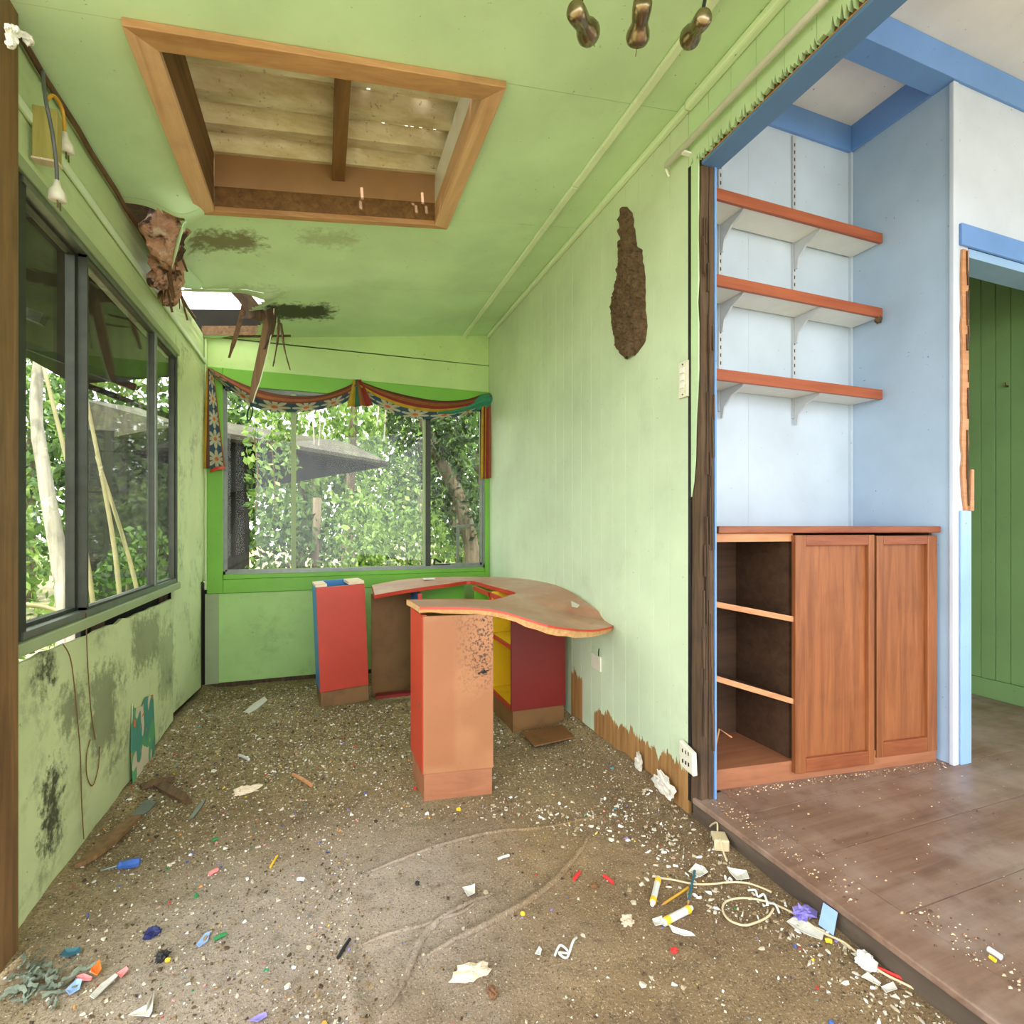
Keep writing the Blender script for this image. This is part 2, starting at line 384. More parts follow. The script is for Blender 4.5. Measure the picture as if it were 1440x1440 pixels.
        if solid:
            md = ob.modifiers.new('solidify', 'SOLIDIFY'); md.thickness = solid; md.offset = 0
        if bevel:
            md = ob.modifiers.new('bevel', 'BEVEL'); md.width = bevel; md.segments = 2; md.limit_method = 'ANGLE'
        return ob
def wm(o):
    m = Matrix.Translation(o.location)
    if o.parent: m = wm(o.parent) @ o.matrix_parent_inverse @ m
    return m
def tag(o, label, cat=None, group=None, kind=None):
    o['label'] = label
    if cat: o['category'] = cat
    if group: o['group'] = group
    if kind: o['kind'] = kind
    return o
def thing(name, loc, label, cat, group=None):
    o = bpy.data.objects.new(name, None); COL.objects.link(o); o.location = loc; o.empty_display_size = .05
    return tag(o, label, cat, group)
def struct(name, label, loc=(0, 0, 0)):
    o = bpy.data.objects.new(name, None); COL.objects.link(o); o.location = loc; o.empty_display_size = .05
    o['kind'] = 'structure'; o['label'] = label; return o
def sobj(o, label): o['kind'] = 'structure'; o['label'] = label; return o
def spline(pts, n=8):
    P = [Vector(p) for p in pts]; out = []
    for i in range(len(P)-1):
        a = P[max(i-1, 0)]; b = P[i]; c = P[i+1]; d = P[min(i+2, len(P)-1)]
        for k in range(n):
            t = k/n; out.append(.5*((2*b)+(c-a)*t+(2*a-5*b+4*c-d)*t*t+(3*b-a-3*c+d)*t**3))
    return out+[P[-1]]
def lerp(a, b, t): return a+(b-a)*t
U = random.uniform

# ================================================================== STRUCTURE
# ---------------- lower floor: heightfield with folds in the carpet
RIDGES = [([(830, 1178), (815, 1200), (780, 1240), (735, 1275), (690, 1300), (640, 1325), (600, 1348)], .005, .016),
          ([(690, 1262), (650, 1278), (612, 1302), (592, 1325), (580, 1355), (565, 1390), (545, 1425)], .005, .016),
          ([(515, 1232), (580, 1205), (640, 1185), (700, 1172), (760, 1165), (850, 1150)], .004, .02),
          ([(675, 1268), (640, 1290), (560, 1310), (505, 1330)], .003, .014),
          ([(505, 1235), (490, 1290), (487, 1350), (505, 1438)], .008, .018)]
RID = [([(q.x, q.y) for q in (onz(u, v, 0) for u, v in p)], h, wd) for p, h, wd in RIDGES]
def segd(x, y, L):
    best = 9
    for (ax, ay), (bx, by) in zip(L[:-1], L[1:]):
        dx, dy = bx-ax, by-ay; t = ((x-ax)*dx+(y-ay)*dy)/(dx*dx+dy*dy); t = min(1, max(0, t))
        d = math.hypot(x-ax-dx*t, y-ay-dy*t); best = min(best, d)
    return best
RBB = [(min(p[0] for p in L)-.08, max(p[0] for p in L)+.08, min(p[1] for p in L)-.08, max(p[1] for p in L)+.08) for L, _, _ in RID]
def hfloor(x, y):
    z = .006*mn.noise(Vector((x*5, y*5, 0)))+.003*mn.noise(Vector((x*19, y*19, 3)))
    if y > 1.9: z += .003*mn.noise(Vector((x*40, y*40, 7)))*min(1, (y-1.9)*3)
    for (L, h, wd), (a, b, c, d) in zip(RID, RBB):
        if a < x < b and c < y < d:
            q = segd(x, y, L); z += h*math.exp(-(q/wd)**2)
    z += .052*math.exp(-((XR-x)/.07)**2)*(1+.5*mn.noise(Vector((y*9, 0, 2))))*(1 if y > 1.55 else .25)    # silt banked against the wall
    z += .02*math.exp(-((x-XL)/.06)**2)
    z -= .03*max(0, min(1, (y-3.0)/.6))
    return z
b = MB(); nx, ny = 260, 440
xs = [XL-.03+(XR-XL+.05)*i/nx for i in range(nx+1)]; ys = [.55+3.23*j/ny for j in range(ny+1)]
b.grid([[Vector((x, y, hfloor(x, y))) for y in ys] for x in xs])
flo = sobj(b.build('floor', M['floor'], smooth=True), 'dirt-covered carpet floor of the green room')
for k, (rr, nse) in enumerate(((.0095, .003), (.0085, .003), (.006, .0025), (.005, .002))):
    pts = spline([(x, y, 0) for x, y in RID[k][0]], 9); n_ = len(pts)
    pts = [Vector((q.x+nse*1.4*mn.noise(Vector((i*.45, k, 0))), q.y+nse*mn.noise(Vector((i*.5, k, 5))), hfloor(q.x, q.y)+.0015)) for i, q in enumerate(pts)]
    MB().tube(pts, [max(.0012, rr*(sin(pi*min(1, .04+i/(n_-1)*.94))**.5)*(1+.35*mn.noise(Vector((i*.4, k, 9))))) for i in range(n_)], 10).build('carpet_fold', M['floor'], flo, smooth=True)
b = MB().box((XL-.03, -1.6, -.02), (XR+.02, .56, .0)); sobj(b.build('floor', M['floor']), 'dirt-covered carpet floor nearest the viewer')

# ---------------- hall floor: boards + nosing + riser
hf = struct('floor_hall', 'worn red-brown raised board floor of the hall', (1.3, 1, ZH))
ys0 = [-1.0+.23*i for i in range(13)]
for i, y in enumerate(ys0):
    b = MB().box((1.298, y+.001, ZH-.02), (2.62 if i % 2 else 3.1, y+.2285, ZH+U(-.001, .001))); b.build('floorboard', M['hallfloor'], hf)
    b = MB().box((2.6215 if i % 2 else 3.1015, y+.001, ZH-.02), (4.6, y+.2285, ZH+U(-.001, .001))); b.build('floorboard', M['hallfloor'], hf)
for i in range(7):
    y = 1.99+.23*i; MB().box((2.2, y+.001, ZH-.02), (4.6, y+.2285, ZH)).build('floorboard', M['hallfloor'], hf)
b = MB()
P = [(XR-.008, -1.0), (XR-.008, 1.44), (1.296, 1.44), (1.296, -1.0)]
b.prism([(x, y, ZH-.016) for x, y in P], (0, 0, .019)); o = b.build('nosing', M['hallfloor'], hf, bevel=.004)
MB().box((XR, -1.0, -.03), (1.29, 1.445, ZH-.017)).build('riser', M['riser'], hf)

# ---------------- left wall
wl = struct('wall_left', 'mildewed green sheet wall with a sliding window', (XL, 2.6, 0))
def panel(par, mat, Y0, Y1, Z, thick=.012, X=XL, name='panel', jag=0, bow=0):
    """sheet on a wall of constant X; Z = (zb0, zb1, zt0, zt1)"""
    n = 26; rows = []
    for i in range(n+1):
        f = i/n; y = lerp(Y0, Y1, f); zb = lerp(Z[0], Z[1], f); zt = lerp(Z[2], Z[3], f)
        if jag: zt += jag*mn.noise(Vector((y*14, 1, 2))); zb += jag*.8*mn.noise(Vector((y*11, 5, 2)))
        rows.append([Vector((X+bow*sin(pi*f)*sin(pi*k/8)-thick/2+.003*mn.noise(Vector((y*6, k*.7, 0))), y, lerp(zb, zt, k/8))) for k in range(9)])
    return MB().grid(rows).build(name, mat, par, solid=thick)
panel(wl, M['wall_l'], 1.50, 3.00, (.0, .035, .664, .640), jag=.018, bow=.012)
panel(wl, M['wall_l'], 3.008, 3.62, (.07, .02, .68, .68), bow=.02, name='panel')
panel(wl, M['wall_l'], 3.05, 3.74, (.66, .66, 1.97, 1.97), name='panel')
panel(wl, M['wall_l2'], 1.50, 3.74, (1.90, 1.90, 2.03, 2.03), name='panel', X=XL-.002)
panel(wl, M['wall_l2'], 1.50, 3.74, (2.037, 2.037, 2.20, 2.20), name='panel', X=XL-.004)
for q in (1.5, 2.2, 3.0): MB().box((XL-.075, q, -.05), (XL-.03, q+.03, .66)).build('stud', M['old'], wl)
MB().box((XL-.10, 1.4, -.14), (XL-.027, 3.8, -.03)).build('bottom_plate', M['old_y'], wl)
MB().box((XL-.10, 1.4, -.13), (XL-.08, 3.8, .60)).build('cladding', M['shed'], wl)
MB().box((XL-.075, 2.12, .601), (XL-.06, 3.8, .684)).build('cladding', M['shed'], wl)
MB().box((XL-.08, 1.4, 1.9), (XL-.03, 3.8, 2.19)).build('lintel', M['old_y'], wl)
MB().box((XL-.028, 3.035, .6), (XL-.02, 3.8, 2.0)).build('cladding', M['shed'], wl)
MB().box((XL, 1.5, 2.020), (XL+.010, 3.74, 2.046)).build('cover_strip', M['cream_trim'], wl, bevel=.003)
# dark rotted cornice line & copper-coloured conduit along the ceiling corner
MB().tube([(XL+.012, 1.50+i*.1, 2.183+.004*sin(i*2.1)) for i in range(20)], .008, 6).build('conduit', M['old_y'], wl)
MB().box((XL-.03, 3.60, -.03), (XL-.018, 3.748, .68)).build('corner_post', M['old'], wl)
MB().box((XL, 3.725, .6), (XL+.012, 3.749, 2.18)).build('corner_bead', M['wall_l2'], wl)

# ---------------- window_1 (left sliding window)
W1 = struct('window_1', 'three-light aluminium sliding window in the left wall', (XL, 2.3, .72))
Y0, Y1, Z0, Z1 = 1.60, 3.03, .72, 1.86
MB().box((XL-.06, Y0-.1, Z0-.035), (XL+.022, Y1+.02, Z0-.002)).build('sill', M['sage'], W1, bevel=.004)
MB().box((XL-.05, Y0-.1, Z1+.002), (XL+.018, Y1+.02, Z1+.035)).build('head', M['sage'], W1, bevel=.004)
MB().box((XL-.04, Y0, Z0), (XL+.012, Y1, Z0+.02)).build('bottom_track', M['alu'], W1)
MB().box((XL-.04, Y0, Z1-.018), (XL+.012, Y1, Z1)).build('top_track', M['alu'], W1)
MB().box((XL-.018, 3.012, Z0), (XL+.012, Y1, Z1)).build('jamb', M['alu_dark'], W1)
MB().box((XL-.04, Y0-.1, Z0), (XL+.008, Y0+.022, Z1)).build('jamb', M['alu_dark'], W1)
def sash(par, ya, yb, za, zb, x, fw, fm, gm, lw=None, rw=None):
    e = MB().box((x-.012, ya, za), (x+.012, ya+(lw or fw), zb)).box((x-.012, yb-(rw or fw), za), (x+.012, yb, zb))
    e.box((x-.011, ya, za), (x+.011, yb, za+fw)).box((x-.011, ya, zb-fw), (x+.011, yb, zb))
    s = e.build('sash', fm, par)
    MB().box((x-.002, ya+.005, za+.005), (x+.002, yb-.005, zb-.005)).build('pane', gm, s)
sash(W1, 1.62, 1.99, Z0+.018, Z1-.016, XL-.028, .012, M['alu_dark'], M['glass_l'], rw=.035)
sash(W1, 1.965, 2.665, Z0+.018, Z1-.016, XL+.000, .010, M['alu_dark'], M['glass_l'], rw=.022)
sash(W1, 2.66, 3.01, Z0+.018, Z1-.016, XL-.008, .008, M['alu_dark'], M['glass_l'])
MB().box((XL-.0, 2.648, Z0+.02), (XL+.016, 2.676, Z1-.016)).build('meeting_stile', M['alu'], W1)

# ---------------- left near jamb post (door opening beside the viewer)
pl = struct('door_1', 'brown timber door jamb at the left edge', (-.72, 1.5, 0))
MB().box((-.86, 1.452, -.02), (-.668, 1.535, 2.20)).build('jamb', M['jamb'], pl, bevel=.003)
MB().box((-.86, 1.425, -.02), (-.676, 1.4515, 2.20)).build('stop', M['old'], pl, bevel=.003)
MB().box((-.672, 1.44, .95), (-.668, 1.452, 1.06)).build('hinge', M['lblue'], pl)

# ---------------- back wall
wb = struct('wall_back', 'green sheet back wall behind the desk', (.2, YB, 0))
def bpanel(x0, x1, z00, z01, z10, z11, mat, th=.012, y=YB, name='panel'):
    MB().hexa([(x0, y, z00), (x1, y, z01), (x1, y+th, z01), (x0, y+th, z00), (x0, y, z10), (x1, y, z11), (x1, y+th, z11), (x0, y+th, z10)]).build(name, mat, wb, bevel=.002)
MB().box((XL, YB-.010, .0), (-.625, YB-.0005, .57)).build('side_board', M['sage'], wb)
bpanel(XL, .20, .0, .0, .57, .57, M['wall_b']); bpanel(.203, XR, .0, .0, .57, .57, M['wall_b'])
bpanel(XL, XR, 2.005, 2.005, 2.20, 2.21, M['wall_b2']); bpanel(XL, XR, 2.205, 2.215, 2.20, 2.47, M['wall_b2'], y=YB+.002)
MB().box((XL, YB+.013, -.2), (XR, YB+.08, .0)).build('bottom_plate', M['old'], wb)
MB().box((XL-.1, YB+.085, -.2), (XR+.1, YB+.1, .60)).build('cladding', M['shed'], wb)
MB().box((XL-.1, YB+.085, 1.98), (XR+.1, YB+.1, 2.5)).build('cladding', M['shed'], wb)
MB().box((XL+.0, YB+.014, 1.97), (XR+.1, YB+.084, 2.2)).build('lintel', M['old'], wb)
# ---------------- window_2 (back)
W2 = struct('window_2', 'three-light aluminium window in the back wall', (.27, YB, .69))
a0, a1, c0, c1 = -.60, 1.145, .69, 1.90
MB().box((-.69, YB-.016, .571), (a0, YB+.06, 2.01)).build('architrave', M['vivid'], W2, bevel=.004)
MB().box((a1, YB-.016, .571), (XR, YB+.06, 2.01)).build('architrave', M['vivid'], W2, bevel=.004)
MB().box((a0, YB-.016, c1), (a1, YB+.06, 2.01)).build('architrave', M['vivid'], W2, bevel=.004)
MB().box((a0, YB-.018, .571), (a1, YB+.06, c0-.03)).build('architrave', M['vivid'], W2, bevel=.004)
MB().box((a0, YB-.006, c0-.03), (a1, YB+.06, c0)).build('sill', M['vivid'], W2, bevel=.004)
MB().box((a0, YB+.0, c0), (a1, YB+.05, c0+.02)).box((a0, YB+.0, c1-.02), (a1, YB+.05, c1)).box((a0, YB, c0), (a0+.012, YB+.05, c1)).box((a1-.012, YB, c0), (a1, YB+.05, c1)).build('frame', M['alu'], W2)
for xa, xb, yy, gw in ((a0+.012, -.175, .012, .010), (-.20, .70, .03, .006), (.69, a1-.02, .012, .016)):
    e = MB().box((xa, YB+yy-.009, c0+.02), (xa+gw, YB+yy+.009, c1-.02)).box((xb-gw, YB+yy-.009, c0+.02), (xb, YB+yy+.009, c1-.02)).box((xa, YB+yy-.009, c0+.02), (xb, YB+yy+.009, c0+.02+gw)).box((xa, YB+yy-.009, c1-.02-gw), (xb, YB+yy+.009, c1-.02))
    s = e.build('sash', M['alu'], W2)
    MB().box((xa+.004, YB+yy-.002, c0+.024), (xb-.004, YB+yy+.002, c1-.024)).build('pane', M['glass_b'], s)
MB().box((-.200, YB-.002, c0+.02), (-.170, YB+.03, c1-.02)).build('mullion', M['sage'], W2)
MB().box((.682, YB+.0, c0+.02), (.698, YB+.03, c1-.02)).build('mullion', M['sage'], W2)
MB().box((.699, YB-.003, c0+.02), (.735, YB+.03, c1-.02)).build('mullion', M['alu_dark'], W2)
MB().box((.755, YB-.008, c0+.025), (.88, YB+.003, c0+.034)).tube(spline([(.76, YB-.006, c0+.034), (.765, YB-.01, c0+.07), (.79, YB-.012, c0+.055), (.81, YB-.01, c0+.045)], 4), .008, 6).build('latch', M['black'], W2)

# ---------------- right wall boards
wr = struct('wall_right', 'pale green vertical board wall with paint flaking at its foot', (XR, 2.6, 0))
bw = .0985; y = 1.470; i = 0
while y < YB-.01:
    y1 = min(YB, y+bw)
    MB().box((XR, y+.0006, -.02), (XR+.016, y1-.0006, zc(XR)+.02)).build('board', M['wall_r'], wr, bevel=.0012); y = y1
MB().box((XR+.017, 1.471, -.02), (XR+.078, YB, 2.83)).build('backing', M['old'], wr)
# header over the opening: boards with ragged lower ends
y = 1.468
while y > -1.5:
    y0 = y-.0985; n = 16; pts = [(XR, y-.0006, zc(XR)+.02), (XR, y0+.0006, zc(XR)+.02)]
    if y0 < 1.40:
        for k in range(n+1):
            f = k/n; pts.append((XR, lerp(y0+.0006, y-.0006, f), 2.224+(U(.015, .042) if k % 2 and random.random() < .7 else U(0, .012))))
    else: pts += [(XR, y0+.0006, 2.222), (XR, y-.0006, 2.222)]
    MB().prism(pts, (.014, 0, 0)).build('board', M['wall_r2'], wr); y = y0
MB().box((XR+.0145, -1.5, 2.218), (XR+.026, 1.47, 2.46)).build('torn_edge', M['old_y'], wr)
MB().box((XR+.003, -1.5, 2.2165), (XR+.026, 1.40, 2.2175)).build('torn_edge', M['chip'], wr)
MB().box((XR+.006, -1.5, 2.205), (XR+.078, 1.409, 2.2163)).build('soffit', M['blue_h'], wr)
MB().box((XR+.027, -1.5, 2.2164), (XR+.078, 1.47, 2.83)).build('lintel', M['blue_l'], wr)
# rotted jamb post of the opening
po = struct('door_2', 'rotted brown timber post beside the wide opening', (1.22, 1.43, 0))
def rough_post(x0, x1, y0, y1, z0, z1, amp, n=46, seed=0):
    rows = []
    for i in range(n+1):
        z = lerp(z0, z1, i/n); row = []
        for (fx, fy) in ((0, 0), (.3, 0), (.6, 0), (1, 0), (1, 1), (0, 1), (0, .5), (0, 0)):
            x = lerp(x0, x1, fx); yy = lerp(y0, y1, fy)
            q = Vector((x*30+seed, yy*30, z*5)); row.append(Vector((x+amp*mn.noise(q)*(fx < .95), yy+amp*mn.noise(q+Vector((9, 4, 0))), z)))
        rows.append(row)
    return MB().grid(rows)
rough_post(XR+.004, XR+.034, 1.412, 1.466, .06, 2.205, .006).build('post', M['old'], po)
rough_post(XR+.036, XR+.054, 1.408, 1.466, .08, 2.205, .003, seed=3).build('post', M['old'], po)
b = MB()
for k in range(26):
    z = U(.15, 2.0); x = XR+U(.01, .05); L = U(.06, .28)
    b.bar((x, 1.405-U(0, .004), z), (x+U(-.004, .004), 1.406, z+L), U(.003, .008), .004, (1, 0, 0))
b.build('splinters', M['old'], po)
MB().box((XR+.056, 1.404, ZH), (XR+.063, 1.47, 2.205)).build('edge_strip', M['blue'], po)
# green strip left on the wall face of the post (upper part), gap beside it
pts = [(XR-.003, 1.452, 2.23), (XR-.003, 1.416, 2.23)]
for k in range(15): pts.append((XR-.003, 1.416+.022*max(0, mn.noise(Vector((k*.6, 2, 1))))+(.0 if k < 9 else (k-9)*.004), 2.2-k*.075))
pts.append((XR-.003, 1.452, 1.10)); MB().prism(pts, (.005, 0, 0)).build('paint_strip', M['wall_r2'], po)
MB().box((XR-.001, 1.456, .06), (XR+.012, 1.4695, 2.23)).build('gap_backing', M['black'], po)

# ---------------- cornice + ceiling battens
sobj(MB().box((XR-.024, 1.46, zc(XR)-.028), (XR, YB, zc(XR)-.003)).build('trim_1', M['cream_trim'], bevel=.006), 'pale cornice strip between right wall and ceiling')
sobj(MB().box((XR-.030, -1.5, zc(XR)-.034), (XR, 1.455, zc(XR)-.004)).build('trim_2', M['cream_trim'], bevel=.008), 'pale cornice strip above the wide opening')
bt = struct('trim_3', 'raised batten running along the ceiling', (.985, 2.4, zc(.98)))
for q0, q1 in ((-1.5, 1.93), (1.934, 2.24), (2.244, YB)):
    MB().box((.968, q0, zc(.985)-.016), (.998, q1, zc(.985)-.001)).build('batten', M['cream_trim'], bt, bevel=.005)

# ---------------- ceiling sheets
ce = struct('ceiling', 'sloping green sheet ceiling with skylight and torn holes', (.2, 2, 2.19))
SX0, SX1, SY0, SY1 = -.43, .505, 1.515, 2.275      # skylight opening
HOLE1 = [(-.73, 2.285), (-.50, 2.275), (-.55, 2.38), (-.585, 2.5), (-.6, 2.62), (-.57, 2.74), (-.555, 2.86), (-.62, 3.0), (-.73, 3.02)]
HOLE2 = [(-.71, 3.03), (-.285, 3.03), (-.33, 3.12), (-.38, 3.2), (-.34, 3.3), (-.36, 3.45), (-.40, 3.70), (-.71, 3.71)]
def inpoly(x, y, P):
    r = False; j = len(P)-1
    for i in range(len(P)):
        if (P[i][1] > y) != (P[j][1] > y) and x < (P[j][0]-P[i][0])*(y-P[i][1])/(P[j][1]-P[i][1])+P[i][0]: r = not r
        j = i
    return r
def sag(x, y):
    d = min(segd(x, y, HOLE1[1:7]), 9); z = -.055*math.exp(-(d/.075)**2)
    d = segd(x, y, HOLE2[1:6]); z -= .035*math.exp(-(d/.06)**2)
    z += .003*mn.noise(Vector((x*1.6, y*1.6, 4)))
    z -= .014*math.exp(-(segd(x, y, [(-.58, 2.95), (-.1, 2.98), (.3, 2.85)])/.12)**2)
    return z
def csheet(y0, y1, x0=XL-.01, x1=XR+.004, st=.018):
    nx = int((x1-x0)/st); ny = int((y1-y0)/st); b = MB(); idx = {}
    for i in range(nx+1):
        for j in range(ny+1):
            x = lerp(x0, x1, i/nx); yy = lerp(y0, y1, j/ny)
            idx[i, j] = len(b.v); b.v.append((x, yy, zc(x)+sag(x, yy)))
    for i in range(nx):
        for j in range(ny):
            x = lerp(x0, x1, (i+.5)/nx); yy = lerp(y0, y1, (j+.5)/ny)
            if SX0 < x < SX1 and SY0 < yy < SY1: continue
            if inpoly(x, yy, HOLE1) or inpoly(x, yy, HOLE2): continue
            b.f.append((idx[i, j], idx[i, j+1], idx[i+1, j+1], idx[i+1, j]))
    return b.build('ceiling_sheet', M['ceil'], ce, smooth=True)
csheet(-.62, 1.4996, st=.05); csheet(1.5004, 2.2496); csheet(2.2504, 2.9796); csheet(2.9804, YB+.005)

# ---------------- skylight
sk = struct('window_3', 'timber-framed skylight opening in the ceiling', (.04, 1.9, 2.3))
def slab(x0, x1, y0, y1, dz0, dz1):   # follows the ceiling slope
    return [(x0, y0, zc(x0)+dz0), (x1, y0, zc(x1)+dz0), (x1, y1, zc(x1)+dz0), (x0, y1, zc(x0)+dz0), (x0, y0, zc(x0)+dz1), (x1, y0, zc(x1)+dz1), (x1, y1, zc(x1)+dz1), (x0, y1, zc(x0)+dz1)]
ox0, ox1, oy0, oy1 = -.455, .525, 1.49, 2.295; iw = .062
def mitre(ax, bx, inner_a, inner_b, mat):   # trim board lying flat under the ceiling
    pts = [ax, bx, inner_b, inner_a]
    vs = [(x, yy, zc(x)-.022) for x, yy in pts]+[(x, yy, zc(x)-.0005) for x, yy in pts]
    MB().hexa(vs).build('frame_board', mat, sk, bevel=.002)
i0, i1, j0, j1 = ox0+iw, ox1-iw, oy0+iw, oy1-.03
mitre((ox0, oy0), (ox1, oy0), (i0, j0), (i1, j0), M['pine_x'])
mitre((ox0, oy1), (ox1, oy1), (i0, j1), (i1, j1), M['pine_x'])
mitre((ox0, oy0), (ox0, oy1), (i0, j0), (i0, j1), M['pine_y'])
mitre((ox1, oy0), (ox1, oy1), (i1, j0), (i1, j1), M['pine_y'])
RZ = .20
MB().hexa(slab(i0-.018, i0-.001, j0, j1, -.0, RZ)).build('reveal', M['beam'], sk)
MB().hexa(slab(i1+.001, i1+.018, j0, j1, -.0, .075)).build('reveal', M['pine_y'], sk)
MB().hexa(slab(i1+.001, i1+.018, j0, j1, .076, RZ)).build('reveal', M['offwhite'], sk)
MB().hexa(slab(i0, i1, j1+.001, j1+.018, 0, .075)).build('reveal', M['beam'], sk)
MB().hexa(slab(i0, i1, j1+.001, j1+.018, .076, RZ)).build('reveal', plain('tan_reveal_board', (164, 128, 94), .6, 0, .1, 6, .05), sk)
MB().hexa(slab(i0, i1, j0-.018, j0-.001, 0, RZ)).build('reveal', M['pine_x'], sk)
MB().hexa(slab(.035, .085, j0, j1, RZ-.065, RZ-.002)).build('batten', M['beam'], sk)

# ---------------- corrugated roof
rf = struct('roof', 'rusty corrugated iron roof above the ceiling', (.2, 1.5, 2.6))
def prof(y):   # wide ribs, pitch .15
    t = (y % .15)/.15
    if t < .30: return 0
    if t < .42: return .050*(t-.30)/.12
    if t < .52: return .050
    if t < .60: return .050-.018*(t-.52)/.08
    if t < .70: return .032+.018*(t-.60)/.10
    if t < .80: return .050
    return .050*(1-(t-.80)/.20)
def corr(x0, x1, y0, y1, dx, holes=0, name='roof_sheet', mat=None, par=rf):
    yv = []; y = math.floor(y0/.15)*.15
    while y < y1:
        yv += [y+.15*t for t in (0, .15, .30, .42, .52, .60, .70, .80, .9)]; y += .15
    yv = [q for q in yv if y0-.001 <= q <= y1]; nx = max(1, int((x1-x0)/dx)); b = MB()
    for i in range(nx+1):
        x = lerp(x0, x1, i/nx)
        for q in yv: b.v.append((x, q, zc(x)+RZ+prof(q)))
    m = len(yv)
    for i in range(nx):
        for j in range(m-1):
            if holes and (yv[j+1]-yv[j]) < .03:
                xm = lerp(x0, x1, (i+.5)/nx); ym = yv[j]
                if i0 < xm < i1 and j0 < ym < j1:
                    tt = (ym % .15)/.15; pr = (.10 if mn.noise(Vector((xm*9, ym*13, 2))) > -.05 else .015)*(1 if xm > .12 else .03)
                    if random.random() < pr*holes and .38 < tt < .66: continue
            b.f.append((i*m+j, i*m+j+1, (i+1)*m+j+1, (i+1)*m+j))
    return b.build(name, mat or M['roof'], par, solid=.0)
corr(-.9, 1.19, -.65, 1.485, .4)
corr(-.9, -.41, 1.48, 2.31, .25); corr(.50, 1.19, 1.48, 2.31, .4)
corr(-.42, .51, 1.48, 2.31, .011, holes=1.6)
corr(-.9, 1.19, 2.30, 3.06, .4); corr(-.3, 1.19, 3.04, 4.25, .4); corr(-.9, -.3, 3.90, 4.25, .4)
corr(-.9, -.3, 3.04, 3.92, .2, name='fibreglass_sheet', mat=M['fibre'])
sobj(MB().box((1.2, -1.6, 2.9), (4.7, 4.3, 2.93)).build('roof_hall', M['roof']), 'flat iron roof over the hall')
for yy in (3.02,): MB().hexa(slab(-.72, -.05, yy, yy+.035, .10, .165)).build('roof_batten', M['beam'], rf)
for xx in (-.30, .95): MB().hexa(slab(xx, xx+.045, 2.4, YB, .01, .16)).build('rafter', M['old_y'], rf)
MB().hexa(slab(-.71, -.2, 3.70, 3.745, .0, .06)).build('rafter', M['old_y'], rf)

for yy in (3.36, 3.44): MB().hexa(slab(-.72, -.3, yy, yy+.008, RZ-.012, RZ-.002)).build('roof_wire', M['old_y'], rf)
MB().hexa(slab(-.78, -.47, 2.30, 3.02, .13, .14)).build('hole_shade_board', M['old'], rf)  # dark board added above the torn hole so the cavity reads as shade
# ---------------- hall & alcove
AX, AY, HY, ZHC = 2.28, 1.712, 1.295, 2.83
wa = struct('wall_alcove', 'pale blue alcove wall behind the shelves', (1.8, AY, ZH))
for q0, q1 in ((1.28, 1.68), (1.681, AX)): MB().box((q0, AY, ZH), (q1, AY+.012, ZHC)).build('panel', M['blue_w'], wa)
MB().box((AX-.014, AY-.014, .98), (AX-.001, AY, 2.71)).build('corner_bead', M['blue_w'], wa)
ws = struct('wall_side', 'sky blue side wall of the alcove', (AX, 1.5, ZH))
MB().box((AX, HY+.012, ZH), (AX+.014, AY+.4, ZHC)).build('panel', M['blue_s'], ws)
MB().box((1.28, HY, ZHC), (AX+.01, AY+.4, ZHC+.02)).build('top', M['white'], ws)
wh = struct('wall_hall', 'white wall around the hall doorway', (2.35, HY, ZH))
MB().box((AX+.0, HY, ZH), (AX+.085, HY+.011, 2.165)).build('panel', M['whitew'], wh)
MB().box((AX+.0, HY, 2.165), (4.5, HY+.011, ZHC)).build('panel', M['whitew'], wh)
MB().box((3.2, HY, ZH), (4.5, HY+.011, 2.165)).build('panel', M['whitew'], wh)
MB().box((AX-.010, HY-.006, ZH), (AX+.022, HY+.012, 2.71)).build('corner_strip', M['whitew'], wh, bevel=.004)
MB().box((AX+.0145, HY+.012, ZH), (AX+.085, HY+.10, 2.2)).build('return', M['blue_l'], wh)
d3 = struct('door_3', 'blue door frame with a broken left jamb', (2.4, HY, ZH))
MB().box((AX+.028, HY-.012, 2.085), (4.2, HY-.001, 2.168)).build('head_board', M['blue'], d3, bevel=.002)
MB().box((AX+.09, HY+.0, 2.05), (3.2, HY+.1, 2.084)).build('head_lining', M['blue_l'], d3)
MB().box((AX+.028, HY-.010, ZH), (AX+.089, HY-.001, 1.06)).build('jamb_board', M['blue_l'], d3, bevel=.002)
pts = []
for k in range(22): z = 1.02+k*.05; pts.append((AX+.036+.012*mn.noise(Vector((k*.7, 0, 0)))+(.012 if k < 3 else 0), HY-.009, z))
for k in range(22): z = 2.07-k*.05; pts.append((AX+.074+.006*mn.noise(Vector((k*.9, 5, 0))), HY-.009, z))
MB().prism(pts, (0, .008, 0)).build('broken_wood', M['cab_edge'], d3)
b = MB()
for k in range(18): z = U(1.05, 2.0); x = AX+U(.058, .072); b.bar((x, HY-.012, z), (x+U(-.003, .003), HY-.011, z+U(.04, .14)), U(.003, .009), .003, (0, 1, 0))
b.build('split_fibres', M['old'], d3)
MB().hexa([(AX+.07, HY-.016, 1.06), (AX+.094, HY-.016, 1.06), (AX+.094, HY-.01, 1.06), (AX+.07, HY-.01, 1.06), (AX+.078, HY-.016, 1.22), (AX+.094, HY-.016, 1.22), (AX+.094, HY-.01, 1.22), (AX+.078, HY-.01, 1.22)]).build('loose_splinter', M['cab_edge'], d3)
